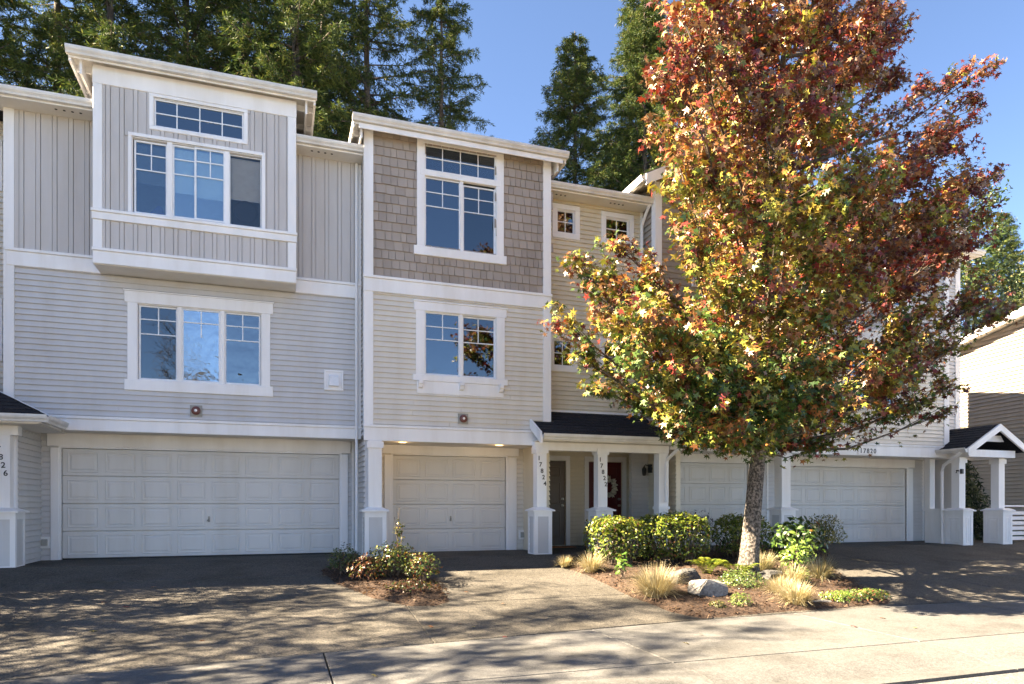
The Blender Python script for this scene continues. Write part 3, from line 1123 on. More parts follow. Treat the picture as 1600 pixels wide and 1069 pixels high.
b = MB(); b.box(-9, -3.5, 12.44, 12.46, 2.26, 2.385); b.box(-3.5, -3.48, 12.44, 13.5, 2.26, 2.385); b.build('fascia', M['trim'], U1)
gutter(U1, -9, -3.37, 12.44, 2.275)
gutter(U1, 12.44, 13.5, 0, 0, fr=Matrix.Translation((-3.48, 0, 2.275)) @ Matrix.Rotation(R(90), 4, 'Z'))
b = MB(); b.box(-9, -3.52, 12.47, 14.0, 2.25, 2.27); b.build('porch_ceiling', M['soffit'], U1)
b = MB(); b.box(-9, -3.9, 12.84, 13.02, 2.1, 2.25); b.build('porch_beam', M['trim'], U1)
b = MB(); b.box(-4.12, -3.98, 13.04, 13.12, 0, 2.25); b.build('pilaster', M['trim'], U1)
column(U1, -4.13, 12.98, -.02, 2.25, .115, .22, .93, True, '17826')

# ------------------------------------------------------------------ tower townhouse 17824
U = thing('townhouse', (3.4, 14, 0), 'tall narrow townhouse with brown shingled top storey above a single garage door', 'townhouse')
lap_wall(U, Fr(0, YG), 1.57, 5.28, -.08, 2.3, [(2.29, 4.77, -1, 2.04)], M['beige_siding'], name='garage_wall')
garage(U, 2.29, 4.77, -.03, 2.04, YG, 4, 4)
garage_trim(U, 2.29, 4.77, 2.04, YG, .18, .25)
b = MB(); b.box(1.6, 5.28, YF + .02, YG + .1, 2.24, 2.26); sf = b.build('garage_soffit', M['soffit'], U)
for x in (2.35, 4.35):
    k = 16
    b = MB()
    b.loft([[(x + r * math.cos(2 * math.pi * j / k), 13.45 + r * math.sin(2 * math.pi * j / k), 2.24 - d) for j in range(k)] for r, d in ((.09, 0), (.09, .012), (.07, .016), (.068, .006))])
    b.build('downlight', M['lamp'], sf)
    ld = bpy.data.lights.new('downlight_glow', 'POINT'); ld.energy = .25; ld.color = (1, .68, .36); ld.shadow_soft_size = .06
    lo = bpy.data.objects.new('downlight_glow', ld); link(lo, sf, Matrix.Translation((x, 13.45, 2.16)))
band(U, 1.535, 5.3, YF, 2.2, 2.5)
lap_wall(U, Fr(0, YF), 1.57, 5.28, 2.5, 5.01, [(2.69, 4.14, 3.5, 4.73)], M['beige_siding'])
band(U, 1.53, 5.32, YF, 5.0, 5.3)
shingle_wall(U, Fr(0, YF), 1.57, 5.28, 5.3, 8.09, [(2.69, 4.14, 5.97, 7.96)], M['shingle'], name='upper_wall')
lap_wall(U, Fr(1.57, 17.5, R(-90)), 0, 4.5, 2.3, 8.1, [], M['grey_siding'], name='side_wall')
lap_wall(U, Fr(1.57, YG, R(-90)), 0, 1.25, -.05, 2.25, [], M['grey_siding'], name='lower_side_wall')
corner_board(U, 1.57, YF, 2.5, 5.0, .14, 1); corner_board(U, 1.57, YF, 5.3, 8.09, .14, 1)
corner_board(U, 5.28, YF, 2.5, 5.0, .14, -1); corner_board(U, 5.28, YF, 5.3, 8.09, .14, -1)
window(U, Fr(0, YF), 2.69, 4.14, 5.97, 7.96, [
    dict(u0=2.70, u1=4.13, z0=7.46, z1=7.95, recess=.02, fr=.022, v=[(3.05, 0, 9), (3.41, 0, 9), (3.77, 0, 9)], h=[(7.71, -9, 9)]),
    dict(u0=2.70, u1=3.40, z0=5.985, z1=7.33, recess=.02, fr=.022, v=[(3.05, 6.78, 9)], h=[(6.78, -9, 9), (7.05, -9, 9)]),
    dict(u0=3.46, u1=4.13, z0=5.985, z1=7.30, glass='screen_glass', recess=.05, v=[(3.79, 6.78, 9)], h=[(6.78, -9, 9), (7.05, -9, 9)])],
    cas=.15, head=.13, sill=.17, sears=.06, mullions=[(3.40, 3.46, 7.34)])
trim(U, Fr(0, YF), 2.6, 4.23, 7.34, 7.46, 'transom_bar', p=.04, back=.05)
window(U, Fr(0, YF), 2.69, 4.14, 3.5, 4.73, [
    dict(u0=2.70, u1=3.39, z0=3.515, z1=4.72, recess=.02, fr=.022, v=[(3.05, 4.2, 9)], h=[(4.2, -9, 9), (4.45, -9, 9)]),
    dict(u0=3.45, u1=4.13, z0=3.515, z1=4.71, glass='screen_glass', recess=.05, v=[(3.78, 4.2, 9)], h=[(4.2, -9, 9), (4.45, -9, 9)])],
    cas=.17, ears=.04, head=.17, sill=.12, sears=.06, mullions=[(3.39, 3.45)], apron=.24)
flat_roof(U, 1.32, 5.56, 12.77, 18.5, 7.96, 1.57, 5.28, 13.0)
trim(U, Fr(0, 12.745), 1.42, 5.48, 7.9, 8.0, 'frieze_board', p=.02)
alarm_bell(U, 3.45, YF - .016, 2.68)
outlet_box(U, 5.16, YG - .016, .33)
column(U, 1.74, 13.06, -.02, 2.2, .125, .2, .93, True)
b = MB(); b.box(1.7, 5.2, 14.9, 18.3, 0, 7.7); b.build('rear_light_block', M['beige_siding'], U)  # added core behind the tower, out of view, stops stray sun

# ------------------------------------------------------------------ townhouse 17822: recessed entry bay, shared porch, gabled block
U = thing('townhouse', (8.5, 14, 0), 'beige townhouse behind the autumn tree, with a recessed entry, dark porch roof and gabled top', 'townhouse')
lap_wall(U, Fr(0, YW), 5.29, 7.78, 2.85, 7.56, [(5.68, 6.10, 6.85, 7.35), (6.84, 7.42, 6.85, 7.34), (5.6, 6.05, 3.98, 4.55), (6.8, 7.4, 3.98, 4.55)], M['tan_siding'])
for a, c, e, g in ((5.68, 6.10, 6.85, 7.35), (6.84, 7.42, 6.85, 7.34), (5.6, 6.05, 3.98, 4.55), (6.8, 7.4, 3.98, 4.55)):
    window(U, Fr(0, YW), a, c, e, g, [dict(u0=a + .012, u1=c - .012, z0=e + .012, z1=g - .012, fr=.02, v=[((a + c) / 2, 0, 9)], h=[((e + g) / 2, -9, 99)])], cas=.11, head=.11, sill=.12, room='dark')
s_ = eave(U, 5.29, 7.75, YW, 13.12, 7.55)
soffit_vents(s_, [5.48, 5.58, 5.68, 5.78, 6.85, 6.95, 7.05, 7.15], 13.32, 7.549)
# entry recess
fd = Fr(0, 15.2)
lap_wall(U, fd, 5.28, 8.36, 0, 2.36, [(5.70, 6.60, -1, 2.06), (7.21, 8.13, -1, 2.06)], M['tan_siding'], name='entry_wall')
lap_wall(U, Fr(8.36, 15.2, R(-90)), 0, 2.1, 0, 2.36, [], M['tan_siding'], name='entry_side_wall')
lap_wall(U, Fr(5.285, 13.02, R(90)), 0, 2.18, 0, 2.36, [], M['tan_siding'], name='porch_side_wall')
b = MB(); b.box(5.3, 8.34, 13.0, 15.2, 2.32, 2.34); b.build('porch_ceiling', M['soffit'], U)


def entry_door(x0, x1, m, name, label):
    b = MB(); b.box(x0, x1, .04, .085, .02, 2.05)
    d = b.build(name, M[m], U, fd)
    d['label'] = label
    w = (x1 - x0)
    for (za, zb) in ((.2, .85), (1.0, 1.55), (1.68, 1.92)):
        for (fa, fb_) in ((.13, .46), (.54, .87)):
            b = MB()
            xa, xb = x0 + w * fa, x0 + w * fb_
            b.loft([[(xa + i, .04 - q, za + i), (xb - i, .04 - q, za + i), (xb - i, .04 - q, zb - i), (xa + i, .04 - q, zb - i)] for i, q in ((0, 0), (.008, .009), (.02, .009), (.03, .002), (.045, .007))])
            b.build('door_panel', M[m], d, fd)
    for z in (.98, 1.14):
        b = MB()
        k = 12
        b.loft([[(x1 - .07 + r * math.cos(2 * math.pi * j / k), .04 - q, z + r * math.sin(2 * math.pi * j / k)) for j in range(k)] for r, q in ((.03, 0), (.03, .01), (.012, .015), (.012, .03), (.028, .04), (.03, .055), (.015, .068))])
        b.build('door_knob', M['brass'], d, fd)
    for a, c, e, g in ((x0 - .11, x0 + .0, 0, 2.06), (x1, x1 + .11, 0, 2.06), (x0 - .11, x1 + .11, 2.06, 2.18)):
        trim(d, fd, a, c, e, g, 'door_casing', p=.04)
    b = MB(); b.box(x0, x1, -.03, .1, -.01, .02); b.build('threshold', M['brass'], d, fd)
    return d


entry_door(5.70, 6.60, 'dark_wood', 'entry_door', 'dark taupe panelled entry door')
entry_door(7.21, 8.13, 'red_door', 'entry_door', 'dark red panelled entry door')
# porch roof
pr_ = shingle_roof(U, [(4.89, 12.42, 2.40), (8.08, 12.42, 2.40), (8.08, 12.965, 2.69), (4.89, 12.965, 2.69)], 4)
shingle_roof(U, [(5.3, 12.965, 2.69), (7.75, 12.965, 2.69), (7.75, 13.52, 2.985), (5.3, 13.52, 2.985)], 4)
trim(U, Fr(0, YW), 5.3, 7.75, 2.98, 3.03, 'flashing', p=.04)
for xa in (4.845, 8.08):
    b = MB()
    b.prism([(xa, 12.36, 2.30), (xa, 12.36, 2.19), (xa, 12.965, 2.55), (xa, 12.965, 2.73), (xa, 12.40, 2.425)], (.045, 0, 0))
    b.build('rake_board', M['trim'], U)
b = MB(); b.box(4.9, 8.08, 12.44, 12.465, 2.26, 2.385); b.build('fascia', M['trim'], U)
gutter(U, 4.9, 8.08, 12.44, 2.275)
b = MB(); b.box(4.9, 8.07, 12.47, 12.99, 2.27, 2.285); b.build('eave_soffit', M['soffit'], U)
b = MB(); b.box(4.9, 8.0, 12.83, 12.985, 2.10, 2.265); b.build('porch_beam', M['trim'], U)
column(U, 5.055, 12.94, -.02, 2.18, .105, .19, .93, True, '17824')
column(U, 6.42, 12.94, -.02, 2.18, .105, .19, .93, True, '17822')
b = MB(); b.box(8.06, 8.2, 13.35, 13.5, 0, 2.32); b.build('pilaster', M['trim'], U)
b = MB(); b.box(7.8, 8.03, 12.9, 13.12, -.1, 2.24); b.build('corner_post', M['trim'], U)
b = MB(); b.box(7.78, 8.05, 12.87, 13.14, .9, .96); b.build('post_collar', M['trim'], U)
downspout(U, [(8.02, 12.40, 2.27), (8.02, 12.45, 2.2), (7.96, 12.82, 1.98), (7.96, 12.85, 1.9), (7.96, 12.85, 1.05)], .038)
# porch lamp on the side wall
b = MB(); b.box(8.30, 8.345, 14.1, 14.22, 1.75, 1.95); l_ = b.build('porch_lamp', M['black'], U)
b = MB(); b.tube([(8.3, 14.16, 1.9), (8.2, 14.16, 1.94), (8.16, 14.16, 1.9)], .012, 6); b.loft([[(8.16 + r * math.cos(a_), 14.16 + r * math.sin(a_), z) for a_ in [k * math.pi / 3 for k in range(6)]] for r, z in ((.03, 1.68), (.05, 1.71), (.06, 1.84), (.015, 1.9))]); b.build('lamp_lantern', M['black'], l_)
# gabled block
XB0, XB1 = 7.78, 11.62
lap_wall(U, Fr(0, YG), 7.9, 11.9, -.08, 2.3, [(8.83, 11.2, -1, 2.03)], M['grey_siding'], name='garage_wall')
garage(U, 8.83, 11.2, -.02, 2.03, YG, 4, 4)
garage_trim(U, 8.83, 11.2, 2.03, YG, .15, .15)
b = MB(); b.box(8.06, 11.9, YF + .02, YG + .1, 2.24, 2.26); b.build('garage_soffit', M['soffit'], U)
band(U, 8.1, 11.9, YF, 2.2, 2.5)
lap_wall(U, Fr(0, YF), XB0, XB1, 2.5, 5.01, [(8.9, 10.4, 3.5, 4.73)], M['beige_siding'])
window(U, Fr(0, YF), 8.9, 10.4, 3.5, 4.73, [dict(u0=8.91, u1=9.62, z0=3.51, z1=4.72), dict(u0=9.68, u1=10.39, z0=3.51, z1=4.72, glass='screen_glass', recess=.05)], cas=.15, ears=.04, head=.16, sill=.14, sears=.05, mullions=[(9.62, 9.68)])
band(U, XB0 - .03, XB1, YF, 5.0, 5.3)
lap_wall(U, Fr(0, YF), XB0, XB1, 5.3, 7.9, [(8.85, 10.45, 5.97, 7.4)], M['brown_siding'], .128, name='upper_wall', proud=.02)
window(U, Fr(0, YF), 8.85, 10.45, 5.97, 7.4, [dict(u0=8.86, u1=9.62, z0=5.98, z1=7.39), dict(u0=9.68, u1=10.44, z0=5.98, z1=7.39)], cas=.13, head=.14, sill=.15, sears=.05, mullions=[(9.62, 9.68)])
lap_wall(U, Fr(XB0, 14.4, R(-90)), 0, 1.38, 2.3, 8.1, [], M['brown_siding'], .128, name='side_wall')
corner_board(U, XB0, YF, 2.5, 5.0, .13, 1); corner_board(U, XB0, YF, 5.3, 8.0, .13, 1)
trim(U, Fr(0, YW), 7.70, 7.76, 3.0, 7.55, 'inside_corner_trim', p=.03)
downspout(U, [(7.70, 13.08, 7.6), (7.70, 13.3, 7.4), (7.70, YW - .09, 7.2), (7.70, YW - .09, 2.98)], .035)
# gable triangle with its own boards
xr, ze, zr = 9.70, 7.86, 9.06
sl = (zr - ze) / (xr - 7.31)
gb = MB(); gb.prism([(XB0, 13.02, 7.9), (XB1, 13.02, 7.9), (xr, 13.02, zr - .05)], (0, .1, 0)); gw = gb.build('gable_wall', M['brown_siding'], U)
z = 7.9
while z < zr - .15:
    xa = max(XB0, xr - (zr - .05 - z) / sl); xb = min(XB1, xr + (zr - .05 - z) / sl)
    put(board_mesh(xb - xa, .128, M['brown_siding'], .02), 'siding_board', gw, Fr(0, YF) @ Matrix.Translation((xa, .02, z)))
    z += .128
for s, xe in ((-1, 7.31), (1, 12.09)):
    b = MB()
    b.loft([[(xe, 12.62, ze), (xr, 12.62, zr), (xr, 12.62, zr + .1), (xe, 12.62, ze + .1)], [(xe, 20, ze), (xr, 20, zr), (xr, 20, zr + .1), (xe, 20, ze + .1)]])
    g_ = b.build('gable_roof', M['asphalt_shingle'], U)
    b = MB()
    b.loft([[(xe, 12.58, ze - .16), (xr, 12.58, zr - .14), (xr, 12.58, zr + .09), (xe, 12.58, ze + .07)], [(xe, 12.62, ze - .16), (xr, 12.62, zr - .14), (xr, 12.62, zr + .09), (xe, 12.62, ze + .07)]])
    b.build('rake_board', M['trim'], g_)
    b = MB()
    b.loft([[(xe + s * -.02, 12.63, ze - .05), (xr, 12.63, zr - .05), (xr, 12.63, zr - .005), (xe, 12.63, ze - .005)], [(xe, 20, ze - .05), (xr, 20, zr - .05), (xr, 20, zr - .005), (xe, 20, ze - .005)]])
    b.build('eave_soffit', M['soffit'], g_)
    gutter(g_, -20, -12.6, 0, 0, fr=Matrix.Translation((xe, 0, ze - .08)) @ Matrix.Rotation(R(-90) if s < 0 else R(90), 4, 'Z') if s < 0 else Matrix.Translation((xe, 0, ze - .08)) @ Matrix.Rotation(R(90), 4, 'Z') @ Matrix.Translation((32.6, 0, 0)))
for x in (8.35, 11.0):
    b = MB()
    pts = [(12.6, .0), (12.6, -.2), (12.68, -.28), (13.0, -.28), (13.0, .0)]
    zt = zr - abs(x - xr) * sl - .06
    b.loft([[(x - .09, y, zt + q) for y, q in pts], [(x + .09, y, zt + q) for y, q in pts]])
    b.build('corbel', M['trim'], U)
column(U, 11.2, 13.06, -.02, 2.2, .125, .2, .93, True)
b = MB(); b.box(5.3, 11.9, 15.6, 20, 0, 7.5); b.build('rear_light_block', M['beige_siding'], U)  # unseen filler added to keep sun from passing behind the entry

# ------------------------------------------------------------------ townhouse 17820 with the gabled porch
U = thing('townhouse', (14.5, 14, 0), 'rightmost townhouse, its double garage under a number sign beside a small gabled porch', 'townhouse')
X0, X1, X2 = 11.92, 16.35, 17.45
lap_wall(U, Fr(0, YG), 11.9, 17.6, -.08, 2.3, [(12.35, 16.44, -1, 2.0)], M['grey_siding'], name='garage_wall')
garage(U, 12.35, 16.44, -.02, 2.0, YG, 7, 4, hx=14.0)
garage_trim(U, 12.35, 16.44, 2.0, YG, .15, .22)
b = MB(); b.box(11.92, 17.5, YF + .02, YG + .1, 2.24, 2.26); b.build('garage_soffit', M['soffit'], U)
band(U, X0 - .01, 16.4, YF, 2.2, 2.5)
band(U, 16.42, X2, YW - .3, 2.2, 2.5)
for x in (11.78, 17.05): trim(U, Fr(0, YG), x - .025, x + .025, 0, 2.24, 'inside_corner_trim', p=.03)
lap_wall(U, Fr(0, YF), X0, X1, 2.5, 5.01, [(13.05, 14.6, 3.5, 4.73)], M['beige_siding'])
window(U, Fr(0, YF), 13.05, 14.6, 3.5, 4.73, [dict(u0=13.06, u1=13.79, z0=3.51, z1=4.72), dict(u0=13.85, u1=14.59, z0=3.51, z1=4.72, glass='screen_glass', recess=.05)], cas=.15, ears=.04, head=.16, sill=.14, sears=.05, mullions=[(13.79, 13.85)])
band(U, X0 - .01, X1 + .02, YF, 5.0, 5.3)
lap_wall(U, Fr(0, YF), X0, X1, 5.3, 8.09, [(13.05, 14.9, 5.97, 7.9)], M['grey_siding'], name='upper_wall')
window(U, Fr(0, YF), 13.05, 14.9, 5.97, 7.9, [dict(u0=13.06, u1=14.89, z0=7.46, z1=7.89), dict(u0=13.06, u1=13.94, z0=5.98, z1=7.33), dict(u0=14.0, u1=14.89, z0=5.98, z1=7.3, glass='screen_glass', recess=.05)], cas=.14, head=.13, sill=.17, sears=.05, mullions=[(13.94, 14.0, 7.34)])
lap_wall(U, Fr(0, YW), X1, X2, 2.5, 7.66, [], M['grey_siding'], name='recessed_wall')
lap_wall(U, Fr(X2, YW, R(90)), 0, 6.5, 0, 7.66, [], M['grey_siding'], name='side_wall')
corner_board(U, X1, YF, 2.5, 5.0, .14, -1); corner_board(U, X1, YF, 5.3, 8.09, .14, -1)
corner_board(U, X2, YW, 2.5, 7.66, .14, -1)
b = MB(); b.box(X0, X2 - .13, 14.9, 18.9, 0, 7.76); b.build('rear_light_block', M['grey_siding'], U)  # added unseen mass, so the hollow unit casts a full shadow
b = MB(); b.box(X1 - .02, X1, YF + .1, 18.9, 2.5, 7.9); b.build('tower_side_wall', M['grey_siding'], U)
downspout(U, [(16.42, YF + .1, 7.6), (16.42, YF + .1, 2.5)], .035)
flat_roof(U, 11.6, 16.62, 12.77, 19, 7.96, X0, X1, 13.0)
trim(U, Fr(0, 12.745), 11.7, 16.55, 7.9, 8.0, 'frieze_board', p=.02)
eave(U, 16.36, 17.75, YW, 13.12, 7.62)
sg = trim(U, Fr(0, YF), 13.34, 13.95, 2.22, 2.44, 'number_sign', p=.07)
digits(sg, '17820', (13.43, YF - .072, 2.26), (.108, 0, 0), .16)
outlet_box(U, 17.2, YG - .016, .33)
# gabled porch
xl, xr2, xm, ze2, zm = 15.98, 18.2, 17.09, 2.38, 3.02
P1 = shingle_roof(U, [(xl, 13.5, ze2), (xl, 12.2, ze2), (xm, 12.2, zm), (xm, 13.5, zm)], 9)
P2 = shingle_roof(U, [(xr2, 12.2, ze2), (xr2, 13.5, ze2), (xm, 13.5, zm), (xm, 12.2, zm)], 9)
for xe, rf in ((xl, P1), (xr2, P2)):
    b = MB()
    b.loft([[(xe, 12.14, ze2 - .17), (xm, 12.14, zm - .17), (xm, 12.14, zm + .0), (xe, 12.14, ze2 + .0)], [(xe, 12.19, ze2 - .17), (xm, 12.19, zm - .17), (xm, 12.19, zm), (xe, 12.19, ze2)]])
    b.build('rake_board', M['trim'], rf)
gutter(P1, -13.5, -12.15, 0, 0, fr=Matrix.Translation((xl, 0, ze2 - .1)) @ Matrix.Rotation(R(-90), 4, 'Z'))
b = MB(); b.box(xl + .3, xr2 - .3, 12.35, 12.5, 2.2, 2.38); b.build('porch_beam', M['trim'], U)
b = MB(); b.prism([(xm - .42, 12.36, 2.6), (xm + .42, 12.36, 2.6), (xm + .3, 12.36, 2.75), (xm - .3, 12.36, 2.75)], (0, .1, 0)); b.build('collar_tie', M['trim'], U)
b = MB(); b.box(xm - .05, xm + .05, 12.37, 12.45, 2.75, 2.9); b.build('king_post', M['trim'], U)
for x in (xl + .3, xr2 - .42):
    b = MB(); b.box(x, x + .12, 12.5, 13.5, 2.2, 2.36); b.build('side_beam', M['trim'], U)
column(U, 16.36, 12.7, -.05, 2.2, .105, .17, .93, False, panel=True, bd=.26)
column(U, 17.76, 12.7, -.05, 2.2, .105, .17, .93, False, panel=True, bd=.26)
b = MB(); b.box(16.24, 16.42, 12.97, 13.55, -.1, .84); b.box(16.2, 16.46, 12.97, 13.56, .84, .9); b.build('half_wall', M['trim'], U)
b = MB(); b.box(16.26, 16.44, 13.42, 13.58, .9, 2.24); b.build('rear_post', M['trim'], U)
downspout(U, [(15.93, 12.3, 2.3), (15.95, 12.45, 2.2), (16.1, 12.9, 2.0), (16.17, 13.0, 1.85), (16.17, 13.0, .0)], .04)
b = MB(); b.box(16.28, 16.34, 12.54, 12.6, 1.78, 1.9); b.tube([(16.255, 12.62, 1.86), (16.2, 12.62, 1.86), (16.19, 12.62, 1.8)], .022, 8); b.build('wall_spotlight', M['black'], U)

# ------------------------------------------------------------------ house across the side gap
N = thing('neighbour_house', (22, 15, 0), 'cream lap sided house end wall in full sun beyond the small porch', 'house')
fn = Matrix.Translation((0, 0, .25)) @ Fr(22.6, 13.5, R(-90) - R(8.6)) @ Matrix.Rotation(0, 4, 'Z')
LN = 14.0
fn2 = fn @ Matrix.Translation((-LN + 3.5, 0, 0))
lap_wall(N, fn2, 0, LN, -.1, 5.4, [], M['white_siding'], .125, proud=.045)
b = MB()
pk, zp = 11.5, 7.3
b.prism([(0, .02, 5.4), (LN + 3, .02, 5.4), (pk + 4, .02, zp + .4), (pk, .02, zp)], (0, .1, 0)); gw = b.build('gable_wall', M['white_siding'], N, fn2)
zz_ = 5.4
while zz_ < zp - .1:
    ua = pk * (zz_ + .125 - 5.4) / (zp - 5.4)
    if LN - ua > .2: put(board_mesh(LN - ua, .125, M['white_siding'], .045), 'siding_board', gw, fn2 @ Matrix.Translation((ua, .02, zz_)))
    zz_ += .125
b = MB(); b.loft([[(-.6, -.35, 5.32), (pk + 3, -.35, zp + .5), (pk + 3, -.35, zp + .68), (-.6, -.35, 5.5)], [(-.6, 3.5, 5.32), (pk + 3, 3.5, zp + .5), (pk + 3, 3.5, zp + .68), (-.6, 3.5, 5.5)]])
rf = b.build('roof', M['soffit'], N, fn2)
b = MB(); b.loft([[(-.6, -.39, 5.28), (pk + 3, -.39, zp + .46), (pk + 3, -.39, zp + .7), (-.6, -.39, 5.52)], [(-.6, -.351, 5.28), (pk + 3, -.351, zp + .46), (pk + 3, -.351, zp + .7), (-.6, -.351, 5.52)]])
b.build('rake_board', M['trim'], rf, fn2)

# fence beside the porch
f_ = thing('slat_fence', (18.6, 12.9, 0), 'low white slat fence right of the gabled porch', 'fence')
for x in (18.0, 20.3):
    b = MB(); b.box(x, x + .1, 12.85, 12.95, -.1, .95); b.build('post', M['trim'], f_)
for k in range(6):
    b = MB(); b.box(18.1, 20.3, 12.88, 12.91, .06 + k * .135, .15 + k * .135); b.build('slat', M['trim'], f_)
b = MB(); b.box(18.0, 20.4, 12.83, 12.97, .95, .99); b.build('top_rail', M['trim'], f_)

# ------------------------------------------------------------------ foliage tools
RNG = np.random.default_rng(5)


def star_leaf():
    ang = [270, 325, 0, 30, 60, 90, 120, 150, 180, 215]
    rad = [.22, .8, .36, .97, .38, 1.05, .38, .97, .36, .8]
    v = [(0, 0, .0)]
    for a, r in zip(ang, rad):
        v.append((r * math.cos(R(a)), r * math.sin(R(a)), -.16 * r * r + (.06 if r < .5 else 0)))
    f = [(0, i, i % 10 + 1) for i in range(1, 11)]
    return np.array(v), np.array(f)


def oval_leaf():
    v = np.array([(0, 0, 0), (-.2, .3, .05), (-.22, .65, .05), (0, 1.05, -.1), (.22, .65, .05), (.2, .3, .05)])
    return v, np.array([(0, 1, 5), (1, 2, 4), (1, 4, 5), (2, 3, 4)])


def kite():
    return np.array([(0, 0, 0), (-.16, .45, .03), (0, 1, -.06), (.16, .45, .03)]), np.array([(0, 1, 2), (0, 2, 3)])


STAR, OVAL, KITE = star_leaf(), oval_leaf(), kite()
NEEDLE = (KITE[0] * np.array([.55, 1, 1]), KITE[1])


def frames(nrm, up=None):
    """rotation matrices whose z axis is nrm; y axis along up where given, else random spin"""
    n = nrm / np.linalg.norm(nrm, axis=1, keepdims=True)
    a = up if up is not None else RNG.normal(size=n.shape)
    y = a - n * np.sum(a * n, axis=1, keepdims=True)
    y /= np.linalg.norm(y, axis=1, keepdims=True) + 1e-9
    x = np.cross(y, n)
    return np.stack([x, y, n], axis=2)


def scatter(tmpl, pos, rot, size, cols):
    tv, tf = tmpl
    n, k = len(pos), len(tv)
    v = np.einsum('nij,kj->nki', rot, tv) * size[:, None, None] + pos[:, None, :]
    f = tf[None] + (np.arange(n) * k)[:, None, None]
    c = np.repeat(cols, k, axis=0)
    return v.reshape(-1, 3), f.reshape(-1, tf.shape[1]), c


def merge(parts):
    vs, fs, cs, o = [], [], [], 0
    for v, f, c in parts:
        vs.append(v); fs.append(f + o); cs.append(c); o += len(v)
    return np.concatenate(vs), np.concatenate(fs), np.concatenate(cs)


def pick(pal, w, n, jit=.18):
    w = np.array(w, float); w /= w.sum()
    idx = RNG.choice(len(pal), n, p=w)
    return idx, np.clip(np.array(pal)[idx] * (1 + RNG.uniform(-jit, jit, (n, 1))), 0, 1)


